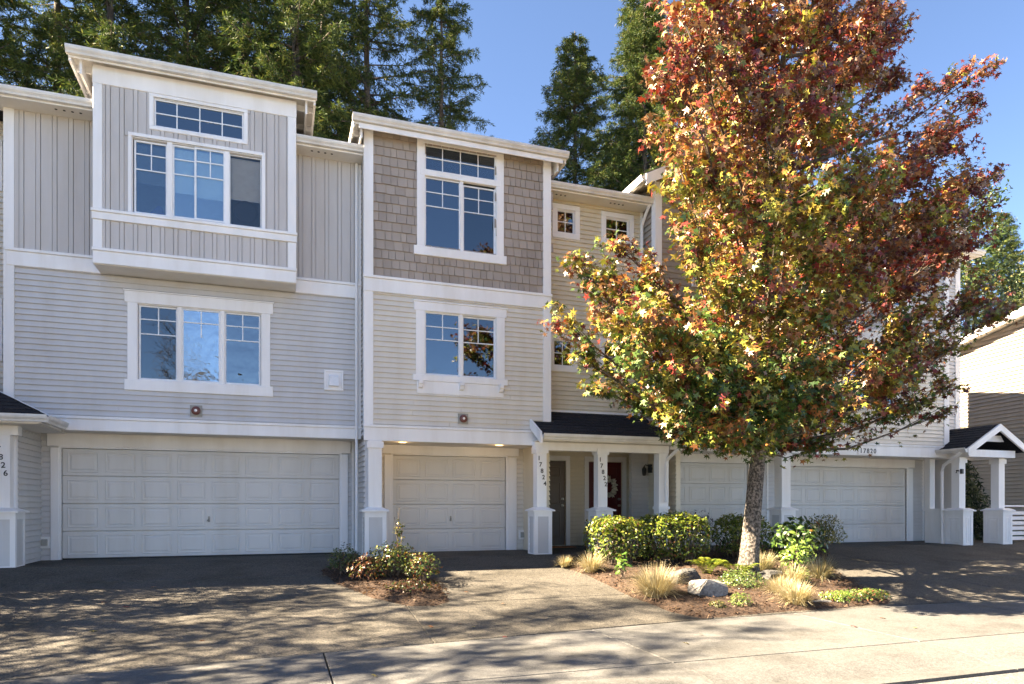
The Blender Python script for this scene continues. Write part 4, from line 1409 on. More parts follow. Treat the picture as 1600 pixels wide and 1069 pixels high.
# ------------------------------------------------------------------ the autumn tree
BLOBS = [(5.05,7.7,7.28,0.59,"R"),(6.21,9.49,8.73,0.72,"R"),(7.97,11.79,10.56,0.9,"R"),(6.07,7.59,7.59,0.77,"R"),(7.47,9.5,9.24,0.97,"R"),(9.63,11.9,11.2,1.21,"R"),(7.52,7.97,8.09,0.75,"R"),(9.41,9.78,9.59,0.92,"R"),(11.12,11.84,11.43,1.11,"R"),(8.64,8.02,8.46,0.54,"D"),(12.28,11.23,11.27,0.75,"D"),(10.8,9.54,9.73,0.29,"D"),(6.36,7.96,8.74,0.72,"R"),(7.77,9.76,10.55,0.88,"R"),(9.32,11.53,12.35,1.04,"R"),(7.09,7.51,8.52,0.62,"R"),(9.13,9.72,10.71,0.8,"R"),(11.07,11.92,12.86,0.98,"R"),(5.33,7.65,8.09,0.46,"R"),(8.04,11.48,11.64,0.69,"R"),(6.86,7.79,9.52,0.54,"R"),(9.77,11.38,13.18,0.79,"R"),(5.05,7.97,6.69,0.52,"R"),(7.24,11.31,9.19,0.73,"R"),(6.08,7.89,6.81,0.71,"R"),(7.6,9.84,8.5,0.88,"R"),(8.89,11.5,9.54,1.03,"R"),(7.14,7.71,6.95,0.72,"R"),(8.94,9.89,8.71,0.92,"R"),(10.42,11.6,9.97,1.08,"R"),(8.4,8.15,7.8,0.59,"D"),(11.88,11.33,10.39,0.82,"D"),(10.54,9.38,8.7,0.4,"D"),(5.65,9.35,6.88,0.42,"O"),(5.26,7.6,5.82,0.59,"O"),(6.94,10,7.34,0.77,"Y"),(8.31,11.53,8.38,0.89,"O"),(6.34,7.7,6.03,0.7,"O"),(8.45,9.93,7.52,0.91,"O"),(9.56,11.5,8.61,1.05,"O"),(7.81,8.04,6.69,0.67,"Y"),(9.76,9.74,7.86,0.81,"Y"),(11.62,11.68,9.09,0.97,"O"),(4.93,7.64,5.33,0.41,"Y"),(7.65,11.77,7.76,0.64,"Y"),(5.84,7.88,5.27,0.61,"O"),(7.11,9.81,6.19,0.76,"Y"),(8.47,11.35,7.04,0.88,"O"),(6.59,7.48,5.2,0.69,"Y"),(8.36,9.8,6.46,0.9,"O"),(10.24,11.69,7.31,1.08,"O"),(7.77,7.55,5.66,0.63,"Y"),(9.72,9.47,6.64,0.79,"Y"),(11.92,11.59,8.1,0.97,"O"),(9.33,7.96,6.21,0.59,"D"),(12.93,11.36,8.63,0.84,"D"),(10.55,8.29,7.13,0.47,"D"),(13.99,11.02,9.18,0.63,"D"),(12.03,9.97,9.11,0.31,"D"),(12.5,9.6,9.3,0.3,"D"),(13.39,9.69,9.72,0.18,"D"),(13.18,9.8,9.11,0.25,"D"),(10.02,8.34,5.89,0.73,"O"),(11.25,9.52,6.34,0.83,"D"),(13.48,11.45,7.41,1,"D"),(10.69,8.21,6.19,0.47,"D"),(14.69,11.22,8.22,0.65,"D"),(13.54,9.74,7.61,0.23,"D"),(5.02,7.61,4.38,0.5,"Y"),(7.98,11.7,6.32,0.76,"Y"),(6.09,7.83,4.32,0.7,"Y"),(7.74,9.95,5.24,0.9,"O"),(9.17,11.71,6.23,1.05,"O"),(7.28,7.7,4.68,0.72,"Y"),(9.02,9.49,5.53,0.89,"O"),(10.88,11.54,6.45,1.08,"Y"),(8.53,7.73,4.71,0.61,"D"),(10.79,9.79,5.88,0.78,"D"),(12.54,11.14,6.42,0.89,"O"),(12.25,9.95,6.06,0.5,"D"),(5.51,9.7,4.78,0.43,"O"),(4.84,10.07,4.88,0.4,"Y"),(4.39,9.9,4.87,0.18,"Y"),(5.29,10.04,5.24,0.27,"O"),(4.18,8.39,3.82,0.48,"Y"),(5.8,11.21,4.61,0.64,"Y"),(3.98,9.62,3.9,0.27,"Y"),(4.65,7.65,3.51,0.58,"Y"),(5.99,9.77,4.12,0.73,"Y"),(6.8,11.25,4.58,0.85,"O"),(5.91,8.04,3.7,0.71,"Y"),(6.91,9.55,4.04,0.85,"O"),(8.48,11.78,4.97,1.05,"Y"),(6.98,8.02,3.78,0.7,"Y"),(8.73,9.73,4.54,0.84,"Y"),(9.93,11.44,5.21,0.99,"Y"),(9.61,9.4,3.85,0.47,"M"),(9.47,7.96,4.01,0.5,"B"),(13.5,11.45,5.25,0.71,"B"),(13.37,10,5.12,0.49,"B"),(14.16,9.86,5.16,0.21,"B"),(10.68,9.7,5.01,0.36,"D"),(4.23,9.35,3.28,0.31,"M"),(4.36,7.96,2.96,0.44,"M"),(6.28,11.51,3.92,0.63,"M"),(5.1,7.82,2.77,0.6,"M"),(6.41,9.41,3.33,0.72,"M"),(7.68,11.33,3.61,0.86,"M"),(6.08,7.59,2.87,0.69,"M"),(7.75,9.83,3.33,0.89,"M"),(9.61,11.94,3.82,1.08,"M"),(7.53,8.04,2.93,0.66,"M"),(9.33,9.9,3.59,0.81,"M"),(11.16,11.69,4,0.96,"M"),(8.9,8.03,3.12,0.54,"B"),(12.27,11.18,4.06,0.75,"B"),(12.05,9.99,3.86,0.53,"B"),(12.77,10.02,3.41,0.28,"B"),(5.79,9.97,2.57,0.42,"G"),(5.44,8.09,2.26,0.48,"G"),(7.75,11.6,2.73,0.7,"G"),(5.82,7.68,2.22,0.52,"G"),(8.99,11.63,2.91,0.78,"G"),(6.74,7.61,2.39,0.53,"G"),(10.75,11.81,2.98,0.82,"G"),(9.46,9.39,2.77,0.47,"G"),(10.91,9.71,2.83,0.42,"B"),(11.82,9.8,3.01,0.31,"B"),(6.66,9.89,2.06,0.27,"G"),(8.85,9.42,1.97,0.28,"G"),(8.38,9.9,2.11,0.4,"G"),(12.09,9.61,2.75,0.17,"B"),(7.17,9.63,2.05,0.32,"G"),(5.21,9.99,3.02,0.42,"M"),(5.02,8.13,2.65,0.44,"G"),(6.71,11.25,3.15,0.6,"G"),(4.83,10.05,2.95,0.25,"G"),(6.18,9.63,2.28,0.37,"G"),(5.56,7.7,2.22,0.41,"G"),(8.17,11.6,2.84,0.62,"G"),(6.4,7.62,2.15,0.4,"G"),(9.59,11.8,2.5,0.62,"G"),(7.26,7.6,2.56,0.45,"G"),(11.57,11.86,3.23,0.7,"G"),(4.57,8.03,3.31,0.43,"Y"),(6.66,11.67,4.4,0.62,"O"),(5.37,7.6,3.2,0.5,"M"),(8.1,11.61,4.17,0.76,"M"),(12.43,9.36,6.54,0.46,"O"),(10.57,8.11,5.28,0.5,"D"),(13.78,10.72,6.59,0.66,"O"),(9.35,8.12,4.53,0.58,"D"),(13.13,11.17,5.9,0.8,"O"),(13.75,10.08,5.51,0.45,"O"),(9.72,8.19,3.74,0.53,"B"),(12.9,11.13,4.57,0.72,"B"),(12.38,9.74,4.27,0.45,"B"),(9.26,8.14,2.83,0.46,"B"),(12.36,11.13,3.66,0.63,"B"),(7.89,7.7,4.42,0.57,"Y"),(11.65,11.45,5.91,0.85,"O"),(13.27,9.45,4.68,0.25,"B"),(8.35,7.77,5.25,0.57,"O"),(12.86,11.59,7.3,0.85,"D"),(7.51,7.69,3.83,0.5,"Y"),(11.15,11.52,5.25,0.75,"Y"),(6.64,7.54,2.92,0.52,"M"),(10.52,11.78,4.25,0.82,"M"),(5.81,7.65,2.52,0.47,"G"),(8.98,11.62,3.45,0.71,"G"),]
PAL = [(.19, .028, .02), (.085, .02, .023), (.25, .095, .03), (.19, .10, .052), (.30, .23, .042), (.175, .19, .032), (.05, .095, .018), (.025, .055, .013)]
MIX = dict(R=(.22, .18, .14, .30, .06, .07, .03, 0), D=(.26, .26, .16, .24, .03, .03, .02, 0), O=(.15, .10, .17, .27, .11, .13, .07, 0),
           Y=(.07, .02, .15, .16, .20, .26, .13, .01), M=(.03, .01, .11, .09, .13, .25, .30, .08), G=(.04, .01, .10, .05, .04, .14, .36, .26), B=(.10, .10, .14, .20, .12, .17, .15, .02))
TB = Vector((7.62, 9.75, -.30))


def leader(z):
    t = max(0, (z + .3)) / 11.
    return Vector((TB.x + .28 * min(1, t * 3.5) + .5 * t, TB.y + .1 * math.sin(t * 5), z))


def sweetgum(seed):
    global RNG
    RNG = np.random.default_rng(seed)
    rnd = random.Random(seed)
    # trunk, fluted and knobbly
    tr = MB()
    k = 22
    loops = []
    for i in range(46):
        z = -.34 + i * .062
        c = leader(z)
        r = .145 + .10 * math.exp(-(z + .34) / .14) + .03 * math.exp(-(z + .34) / .7) - .012 * max(0, z)
        loops.append([(c.x + math.cos(2 * math.pi * j / k) * r * (1 + .05 * math.sin(3 * j + z * 2) + rnd.uniform(-.03, .03)), c.y + math.sin(2 * math.pi * j / k) * r * (1 + .05 * math.sin(2 * j) + rnd.uniform(-.03, .03)), z) for j in range(k)])
    tr.loft(loops)
    br = MB()
    br.tube([leader(z) for z in (2.3, 3.2, 4.4, 5.6, 7, 8.5, 10, 11.5)], [.125, .115, .1, .085, .065, .045, .03, .012], 9)
    parts, meta = [], []
    for (x, y, z, r, t) in BLOBS:
        c = Vector((x, y, z))
        ax = leader(z)
        hd = math.hypot(x - ax.x, y - ax.y)
        zs = min(max(1.95, z - .55 * hd - .2), 11)
        s = leader(zs)
        mid = s.lerp(c, .5) + Vector((rnd.uniform(-.12, .12), rnd.uniform(-.12, .12), -.06 * hd + rnd.uniform(-.1, .1)))
        L = (c - s).length
        pts = [s.lerp(mid, q * 2) if q < .5 else mid.lerp(c, q * 2 - 1) for q in (0, .25, .5, .75, 1)]
        br.tube(pts, [min(.012 + .008 * L, .042) * q for q in (1, .8, .55, .35, .2)], 6)
        ntw = int(5 + r * 14)
        nb_ = int(L * 26)          # leaves along the branch itself
        qb = RNG.uniform(.35, 1, nb_)
        pb = np.array([tuple(s.lerp(mid, q * 2) if q < .5 else mid.lerp(c, q * 2 - 1)) for q in qb]) + np.clip(RNG.normal(0, .12, (nb_, 3)), -.2, .2)
        parts.append((pb, frames(RNG.normal(0, .75, (nb_, 3)) + np.array([-.15, -.25, .75]), RNG.normal(0, .6, (nb_, 3)) + np.array([0, 0, -.8])), RNG.uniform(.046, .086, nb_), *pick(PAL, MIX[t], nb_, .22)[::-1]))
        nl = int(70 + 1150 * r * r)
        per = max(5, nl // ntw)
        for _ in range(ntw):
            d = Vector((rnd.gauss(0, 1), rnd.gauss(0, 1), rnd.gauss(0, .8))).normalized()
            e = c + d * r * rnd.uniform(.55, 1.08)
            st = pts[3].lerp(pts[4], rnd.random())
            m2 = st.lerp(e, .55) + Vector((0, 0, rnd.uniform(-.05, .1) * r))
            br.tube([st, m2, e], [.009, .006, .0025], 4)
            q = RNG.uniform(.25, 1.05, per)[:, None]
            p = np.array(st) * (1 - q) ** 2 + 2 * np.array(m2) * q * (1 - q) + np.array(e) * q * q
            p = p + np.clip(RNG.normal(0, 1, (per, 3)), -1.7, 1.7) * (.045 + .03 * r)
            nn = RNG.normal(0, .75, (per, 3)) + np.array([-.15, -.25, .75]) + .5 * np.array(d)
            dn = RNG.normal(0, .6, (per, 3)) + np.array([0, 0, -.8]) + .5 * np.array(d)
            idx, cols = pick(PAL, MIX[t], per, .22)
            main = pick(PAL, MIX[t], 1)[0][0]          # one spray turns mostly one colour
            same = RNG.random(per) < .5
            idx = np.where(same, main, idx)
            cols = np.where(same[:, None], np.array(PAL)[main] * (1 + RNG.uniform(-.25, .25, (per, 1))), cols)
            parts.append((p, frames(nn, dn), RNG.uniform(.046, .086, per), cols, idx))
    P = np.concatenate([p[0] for p in parts]); Q = np.concatenate([p[1] for p in parts]); S = np.concatenate([p[2] for p in parts])
    Cc = np.concatenate([p[3] for p in parts]); I = np.concatenate([p[4] for p in parts])
    # neighbouring leaves turn together: patches of colour
    return tr, br, P, Q, S, Cc, I


tr, br, LP, LQ, LS, LC, LI = sweetgum(8)
tree = thing('sweetgum_tree', tuple(TB), 'large sweetgum tree in red and gold autumn leaf rising from the mulched bed', 'tree')
tr.build('trunk', M['bark'], tree, smooth=True)
limbs = br.build('limbs', M['limb'], tree, smooth=True)
dist = np.linalg.norm(LP - np.array([0, 0, .98]), axis=1)
order = np.argsort(dist)
near, rest = order[:300], order[300:]
v, f, c = scatter(STAR, LP[rest], LQ[rest], LS[rest], LC[rest])
lm_me = np_mesh('foliage', v, f, M['leaf'], c)
crown = link(bpy.data.objects.new('foliage', lm_me), tree)
crown['kind'] = 'stuff'
leaf_meshes = []
for col in PAL:
    tv, tf = STAR
    leaf_meshes.append(np_mesh('leaf', tv, tf, M['leaf'], np.repeat([col], len(tv), axis=0)))
for i in near:
    mw = Matrix.Translation(LP[i].tolist()) @ Matrix(LQ[i].tolist()).to_4x4() @ Matrix.Scale(float(LS[i]), 4)
    put(leaf_meshes[LI[i]], 'leaf', tree, mw)
low_ = rest[::6]
low_ = low_[LP[low_][:, 2] < 8.2]
vs_, fs_, cs_ = scatter(STAR, LP[low_], LQ[low_], LS[low_], LC[low_])
sparse = np_mesh('foliage', vs_, fs_, M['leaf'], cs_)
all_ = rest[::4]
full_ = np_mesh('foliage', *[q for q in scatter(STAR, LP[all_], LQ[all_], LS[all_], LC[all_])][:2], M['leaf'], np.repeat(LC[all_], 11, axis=0))
# two more of these street trees stand further left along the kerb
for (tx, ty, rz, sc, lab) in ((-7.4, 10.7, 150, .8, 'street tree whose leafy twigs reach in at the left frame edge'), (-10.4, 7.2, 40, .9, 'street tree left of the frame, seen only by its dappled shadow on the sidewalk'),
                              (-4.2, -13.2, 80, .8, 'street tree across the road, mirrored in the left second storey window'), (9.5, -13.4, 200, .75, 'street tree across the road, mirrored in the tower second storey window')):
    mw = Matrix.Translation((tx, ty, gz(ty) if ty > 0 else -.5)) @ Matrix.Rotation(R(rz), 4, 'Z') @ Matrix.Diagonal((sc, sc, sc * (.66 if tx == -7.4 else 1), 1)) @ Matrix.Translation(-TB)
    tw = thing('sweetgum_tree', (tx, ty, gz(ty)), lab, 'tree')
    for o in list(tree.children):
        if o.name.startswith('leaf'): continue
        c_ = o.copy()
        if o.name.startswith('foliage'): c_.data = full_ if abs(tx + 10.4) < .1 else sparse
        link(c_, tw, mw)

# ------------------------------------------------------------------ firs behind the roofs
FPAL = [(.026, .052, .018), (.045, .078, .024), (.078, .112, .032), (.13, .15, .042), (.07, .055, .024)]


def fir(seed, H, rb, dens, droop):
    global RNG
    RNG = np.random.default_rng(seed)
    rnd = random.Random(seed)
    tk = MB()
    tk.tube([(rnd.uniform(-.03, .03), rnd.uniform(-.03, .03), z) for z in np.linspace(-.3, H, 14)], [.011 * H * (1 - i / 13.2) + .012 for i in range(14)], 10)
    wd = MB()
    ps, ns, us, ss, cs = [], [], [], [], []
    z = H * .16
    while z < H - .15:
        t = (z - H * .16) / (H * .84)
        prof = rb * min(1, (1 - t) * 1.3 + .02) ** .72
        nb = rnd.choice((3, 4, 5)) if t < .9 else 3
        a0 = rnd.random() * 6.28
        for b_ in range(nb):
            if rnd.random() > dens: continue
            a = a0 + b_ * 6.28 / nb + rnd.uniform(-.4, .4)
            L = prof * rnd.uniform(.55, 1.12)
            if L < .12: continue
            d = Vector((math.cos(a), math.sin(a), 0))
            zz = z + rnd.uniform(-.15, .15)
            up = .25 + .5 * t
            pts = []
            for q in (0, .25, .5, .75, 1):
                pts.append(Vector((0, 0, zz)) + d * (L * q) + Vector((0, 0, L * (up * q * (1 - t) * .3 - droop * q * q * (1 - t * .8) + .16 * q ** 3))))
            wd.tube(pts, [.012 + .011 * L * (1 - q) for q in (0, .25, .5, .75, 1)], 5)
            side = Vector((-d.y, d.x, 0))
            nt_ = int(6 + L * 7)
            for k in range(nt_):
                q = .18 + .82 * (k + rnd.random()) / nt_
                i = min(3, int(q * 4))
                p0 = pts[i].lerp(pts[i + 1], q * 4 - i)
                sgn = rnd.choice((-1, 1))
                tl = (.16 + .42 * L * (1 - q * .65) * .5) * rnd.uniform(.7, 1.2)
                dd = (side * sgn * rnd.uniform(.5, 1) + d * rnd.uniform(.3, .8) + Vector((0, 0, rnd.uniform(-.55, .0)))).normalized()
                m = int(17 + tl * 36)
                qq = RNG.uniform(.0, 1.0, (m, 1))
                pp = np.array(p0) + np.array(dd) * tl * qq + RNG.normal(0, .035, (m, 3))
                pp[:, 2] -= (qq[:, 0] ** 2) * tl * .3
                ps.append(pp)
                us.append(np.array(dd) + RNG.normal(0, .5, (m, 3)) + np.array([0, 0, -.15]))
                ns.append(RNG.normal(0, .6, (m, 3)) + np.array([0, 0, .8]))
                ss.append(RNG.uniform(.11, .22, m))
                tip = rnd.random()
                w = (.3, .35, .22, .08, .05) if tip < .65 else (.1, .25, .33, .27, .05)
                cs.append(pick(FPAL, w, m, .2)[1])
        z += rnd.uniform(.2, .42) * (1 if t < .8 else .6)
    v, f, c = scatter(NEEDLE, np.concatenate(ps), frames(np.concatenate(ns), np.concatenate(us)), np.concatenate(ss), np.concatenate(cs))
    return tk.mesh('trunk', M['fir_bark'], True), wd.mesh('boughs', M['fir_bark'], True), np_mesh('foliage', v, f, M['needle'], c)


FV = [fir(1, 27, 3.6, .82, .24), fir(2, 27, 3.5, .62, .32), fir(3, 24, 4.4, .97, .18)]


def place_fir(kind, x, y, sc, rz, label, zs=1.):
    t = thing('fir_tree', (x, y, 0), label, 'tree', 'firs behind the townhouses')
    mw = Matrix.Translation((x, y, -.2)) @ Matrix.Rotation(rz, 4, 'Z') @ Matrix.Diagonal((sc, sc, sc * zs, 1))
    for nm, me in zip(('trunk', 'boughs', 'foliage'), FV[kind]):
        o = put(me, nm, t, mw)
        if nm != 'trunk': o['kind'] = 'stuff'
    return t


FIRS = [(0, -10.2, 27, 1.05, .3, 1, 'fir at the left frame edge, behind the leafy twigs of the street tree'),
        (1, -7.6, 29, 1.0, 1.1, 1, 'thin fir with a bare trunk, left of the bay window roof'),
        (1, -5.3, 26, .95, 2.2, 1, 'dark fir rising just behind the left corner of the bay roof'),
        (2, -3.2, 28, 1.1, .5, 1, 'bushy fir directly above the middle of the bay roof'),
        (0, -1.2, 30, 1.1, 3.1, 1, 'tall dense fir above the right half of the bay roof'),
        (0, .6, 25, 1.0, 4.4, 1, 'fir with a visible trunk just right of the bay roof'),
        (1, 3.5, 28.5, 1.05, 5.3, 1, 'loose fir above the left corner of the shingled tower'),
        (1, 1.9, 31, 1.1, .9, 1, 'farther fir seen between the bay roof and the tower roof'),
        (1, 6.4, 27.5, .9, .2, 1, 'open branched fir above the tower roof beside the blue sky'),
        (2, 12.4, 27.5, .92, 1.7, 1.0, 'narrow pointed fir standing alone against the sky'),
        (2, 15.3, 26.5, .98, 4.0, 1., 'bushy fir low behind the entry roof'),
        (0, 17.2, 30, 1.1, 5.6, 1, 'tall fir between the lone pointed fir and the autumn tree'),
        (0, 20, 29, 1.05, 2.6, 1, 'tall fir partly hidden behind the autumn tree'),
        (2, 39.5, 28, .76, 3.3, 1, 'conifer above the cream house at the right frame edge')]
for k, x, y, s, rz, zs, lab in FIRS:
    place_fir(k, x, y, s, rz, lab, zs)


# ------------------------------------------------------------------ broadleaf trees and shrubs
def leafy(name, parent, cloud, size, pal, w, mat, tmpl=OVAL, up=.5, out=.8, jit=.2, droop=.0):
    """cloud: (n,3) points and (n,3) outward directions"""
    p, d = cloud
    n = len(p)
    nn = d * out + RNG.normal(0, .5, (n, 3)) + np.array([-.1, -.1, up])
    uu = d * .6 + RNG.normal(0, .6, (n, 3)) + np.array([0, 0, .3 - droop])
    v, f, c = scatter(tmpl, p, frames(nn, uu), RNG.uniform(size * .65, size * 1.2, n), pick(pal, w, n, jit)[1])
    o = link(bpy.data.objects.new(name, np_mesh(name, v, f, M[mat], c)), parent)
    o['kind'] = 'stuff'
    return o


def ball_cloud(c, r, n, depth=.5, low=-1.):
    d = RNG.normal(size=(n * 2, 3))
    d /= np.linalg.norm(d, axis=1, keepdims=True)
    d = d[d[:, 2] > low][:n]
    k = 1 - depth * RNG.random((len(d), 1)) ** 1.6
    # lumpy outline
    lump = 1 + .10 * np.sin(d[:, :1] * 7 + c[0] * 9) * np.sin(d[:, 1:2] * 6 + 1) + .08 * np.sin(d[:, 2:] * 9 + c[1] * 5)
    return np.array(c) + d * k * lump * np.array(r), d


def box_cloud(lo, hi, n, depth=.12, rnd_=.26):
    lo, hi = np.array(lo), np.array(hi)
    c, h = (lo + hi) / 2, (hi - lo) / 2
    p = RNG.uniform(-1, 1, (n, 3))
    area = np.array([h[1] * h[2], h[0] * h[2], h[0] * h[1]])
    ax = RNG.choice(3, n, p=area / area.sum())
    sg = RNG.choice((-1, 1), n)
    sg = np.where((ax == 2) & (RNG.random(n) < .75), 1, sg)
    p[np.arange(n), ax] = sg
    # soften corners
    ln = np.linalg.norm(p, axis=1, keepdims=True)
    p = p * (1 - rnd_ * np.clip(ln - 1.05, 0, 1) / .68)
    d = np.zeros((n, 3))
    d[np.arange(n), ax] = sg
    q = c + p * h
    q = q - d * (RNG.random((n, 1)) ** 1.5) * depth + RNG.normal(0, .018, (n, 3))
    q[:, 2] += .03 * np.sin(q[:, 0] * 9) * (ax == 2)
    return q, d


def stems(parent, base, tops, rad=.008, name='stems', m='stem'):
    b = MB()
    rnd = random.Random(2)
    for t in tops:
        s = Vector(base) + Vector((rnd.uniform(-.08, .08), rnd.uniform(-.08, .08), 0))
        t = Vector(t)
        b.tube([s, s.lerp(t, .5) + Vector((rnd.uniform(-.05, .05), rnd.uniform(-.05, .05), .03)), t], [rad, rad * .8, rad * .4], 5)
    return b.build(name, M[m], parent)


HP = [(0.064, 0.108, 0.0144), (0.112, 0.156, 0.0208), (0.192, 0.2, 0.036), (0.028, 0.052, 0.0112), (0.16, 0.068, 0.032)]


def hedge(lo, hi, n, label, w=(.3, .34, .24, .1, .02), seed=1, leafs=.068):
    global RNG
    RNG = np.random.default_rng(seed)
    cx, cy = (lo[0] + hi[0]) / 2, (lo[1] + hi[1]) / 2
    g = gz(cy) + .05
    h = thing('hedge_shrub', (cx, cy, g), label, 'shrub', 'clipped shrubs in the bed')
    q, d = box_cloud(lo, hi, n, .16)
    low = q[:, 2] < lo[2] + .42 * (hi[2] - lo[2])
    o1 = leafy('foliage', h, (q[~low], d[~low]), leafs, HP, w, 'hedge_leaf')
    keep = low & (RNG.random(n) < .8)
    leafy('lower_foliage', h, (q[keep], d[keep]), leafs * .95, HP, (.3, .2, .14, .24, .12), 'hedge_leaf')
    # dark inner twigs
    rnd = random.Random(seed)
    b = MB()
    for _ in range(46):
        x, y = rnd.uniform(lo[0] + .1, hi[0] - .1), rnd.uniform(lo[1] + .06, hi[1] - .1)
        s = Vector((cx + (x - cx) * .7, cy + (y - cy) * .6, g - .05))
        t = Vector((x, y, rnd.uniform(lo[2] + .4 * (hi[2] - lo[2]), hi[2] - .06)))
        b.tube([s, s.lerp(t, .5) + Vector((rnd.uniform(-.06, .06), rnd.uniform(-.06, .06), 0)), t], [.012, .009, .004], 5)
    b.build('stems', M['stem'], h)
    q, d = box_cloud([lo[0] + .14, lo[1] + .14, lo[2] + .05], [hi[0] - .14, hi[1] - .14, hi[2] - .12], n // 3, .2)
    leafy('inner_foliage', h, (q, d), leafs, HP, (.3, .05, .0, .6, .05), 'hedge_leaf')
    return h


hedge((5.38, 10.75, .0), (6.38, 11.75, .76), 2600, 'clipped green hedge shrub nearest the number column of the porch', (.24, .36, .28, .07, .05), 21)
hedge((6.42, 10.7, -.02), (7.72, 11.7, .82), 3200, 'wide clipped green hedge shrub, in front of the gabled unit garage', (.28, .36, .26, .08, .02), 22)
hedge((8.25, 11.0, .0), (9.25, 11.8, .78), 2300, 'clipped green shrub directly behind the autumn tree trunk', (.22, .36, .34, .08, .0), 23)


def shrub(name, c, r, n, size, pal, w, label, mat='hedge_leaf', nst=10, seed=1, depth=.55, low=-.5, tmpl=OVAL, group=None, droop=0., cat='shrub'):
    global RNG
    RNG = np.random.default_rng(seed)
    g = gz(c[1]) + .04
    s = thing(name, (c[0], c[1], g), label, cat, group)
    leafy('foliage', s, ball_cloud(c, r, n, depth, low), size, pal, w, mat, tmpl, droop=droop)
    rnd = random.Random(seed)
    if nst:
        stems(s, (c[0], c[1], g - .05), [(c[0] + rnd.uniform(-.75, .75) * r[0], c[1] + rnd.uniform(-.75, .75) * r[1], c[2] + rnd.uniform(-.2, .7) * r[2]) for _ in range(nst)])
    return s


RP = [(0.0298, 0.0638, 0.017), (0.051, 0.102, 0.0213), (0.111, 0.17, 0.034), (0.255, 0.085, 0.0255)]
PP = [(.035, .012, .022), (.06, .018, .03), (.025, .02, .02)]
shrub('barberry_shrub', (8.25, 12.25, .45), (.62, .25, .42), 1100, .05, PP, (.5, .3, .2), 'low dark purple leaved shrub peeking over the hedge', seed=31)
shrub('rhododendron_shrub', (9.55, 10.75, .32), (.52, .45, .42), 620, .13, RP, (.45, .36, .17, .02), 'dark green large leaved shrub right of the tree trunk', seed=32, nst=14, depth=.7)
shrub('round_shrub', (11.05, 11.65, .36), (.42, .42, .45), 2200, .045, [(.10, .12, .03), (.17, .16, .035), (.30, .24, .04), (.05, .07, .02)], (.34, .28, .2, .18), 'rounded shrub with yellow tips in front of the double garage on the right', seed=33, nst=22)
shrub('young_shrub', (8.9, 10.0, .02), (.3, .28, .32), 330, .075, [(.16, .26, .05), (.27, .36, .1), (.08, .15, .03)], (.4, .35, .25), 'small light green shrub low against the dark leaved shrub', seed=34, nst=8)
shrub('heather_shrub', (6.92, 9.0, -.22), (.36, .36, .2), 1500, .035, [(.05, .09, .03), (.09, .14, .035), (.16, .18, .05)], (.4, .4, .2), 'low green mounded shrub at the foot of the tree, beside the pale boulder', seed=35)
shrub('heather_shrub', (6.12, 7.98, -.36), (.15, .15, .13), 420, .03, [(.06, .11, .025), (.12, .17, .04), (.2, .2, .06)], (.4, .4, .2), 'tiny green shrub at the front of the bed below the boulder', seed=36)
shrub('heather_shrub', (5.72, 7.95, -.40), (.12, .12, .08), 260, .03, [(.10, .12, .03), (.2, .16, .06), (.06, .1, .03)], (.4, .3, .3), 'sparse yellowish little shrub at the bed edge left of the tiny green one', seed=37)
shrub('sapling_sprig', (5.3, 9.9, .0), (.12, .1, .2), 70, .085, [(.08, .17, .03), (.15, .25, .05)], (.5, .5), 'leafy green sprig at the left foot of the hedge', seed=38, nst=4, depth=.8)
shrub('low_leafy_plant', (8.15, 9.15, -.2), (.2, .2, .18), 170, .075, RP, (.2, .4, .4, 0), 'low bright green leafy plant right of the straw coloured tufts', seed=39, nst=4)
for i, (x, y, rx, lab) in enumerate([(7.95, 8.0, .42, 'left half of the flat green groundcover at the right end of the bed'), (8.5, 8.02, .34, 'reddish green groundcover at the right tip of the bed')]):
    shrub('groundcover_plant', (x, y, gz(y) + .07), (rx, .22, .11), 900, .04, [(.10, .17, .03), (.20, .26, .06), (.26, .12, .06), (.06, .1, .03)], (.4, .3, .1 + .15 * i, .2), lab, seed=40 + i, nst=0, low=-.2, cat='groundcover')

# left planter
LPAL = [(0.036, 0.06, 0.0144), (0.072, 0.104, 0.02), (0.16, 0.16, 0.028), (0.16, 0.06, 0.024), (0.08, 0.032, 0.016), (0.4, 0.32, 0.072)]
shrub('planter_shrub', (1.02, 11.1, .1), (.26, .3, .26), 620, .05, LPAL, (.45, .3, .15, .05, .05, .0), 'dark green shrub at the left corner of the small driveway planter', seed=51)
shrub('planter_shrub', (1.3, 10.65, .0), (.3, .3, .24), 700, .05, LPAL, (.08, .1, .1, .4, .28, .04), 'rusty red leaved shrub in the driveway planter', seed=52)
shrub('planter_shrub', (1.7, 10.75, .12), (.38, .36, .3), 1100, .052, LPAL, (.32, .34, .22, .05, .05, .02), 'tallest green shrub in the driveway planter, with a yellow tipped spike', seed=53, nst=14)
shrub('planter_shrub', (2.1, 10.35, .02), (.28, .34, .25), 700, .05, LPAL, (.38, .2, .1, .2, .12, 0), 'dark shrub with red stems on the right of the driveway planter', seed=54)
shrub('planter_shrub', (1.8, 9.65, -.2), (.38, .36, .12), 520, .045, LPAL, (.3, .08, .06, .26, .3, 0), 'low brown and green growth at the front tip of the driveway planter', seed=55, low=-.1)
sp = shrub('tall_sprig', (1.82, 10.85, .55), (.08, .07, .26), 60, .055, LPAL, (.1, .25, .35, 0, .05, .25), 'upright yellow tipped shoot above the driveway planter', seed=56, nst=0, depth=.9)
stems(sp, (1.78, 10.8, gz(10.8)), [(1.84, 10.85, .95), (1.76, 10.83, .8), (1.9, 10.88, .7)], .009)

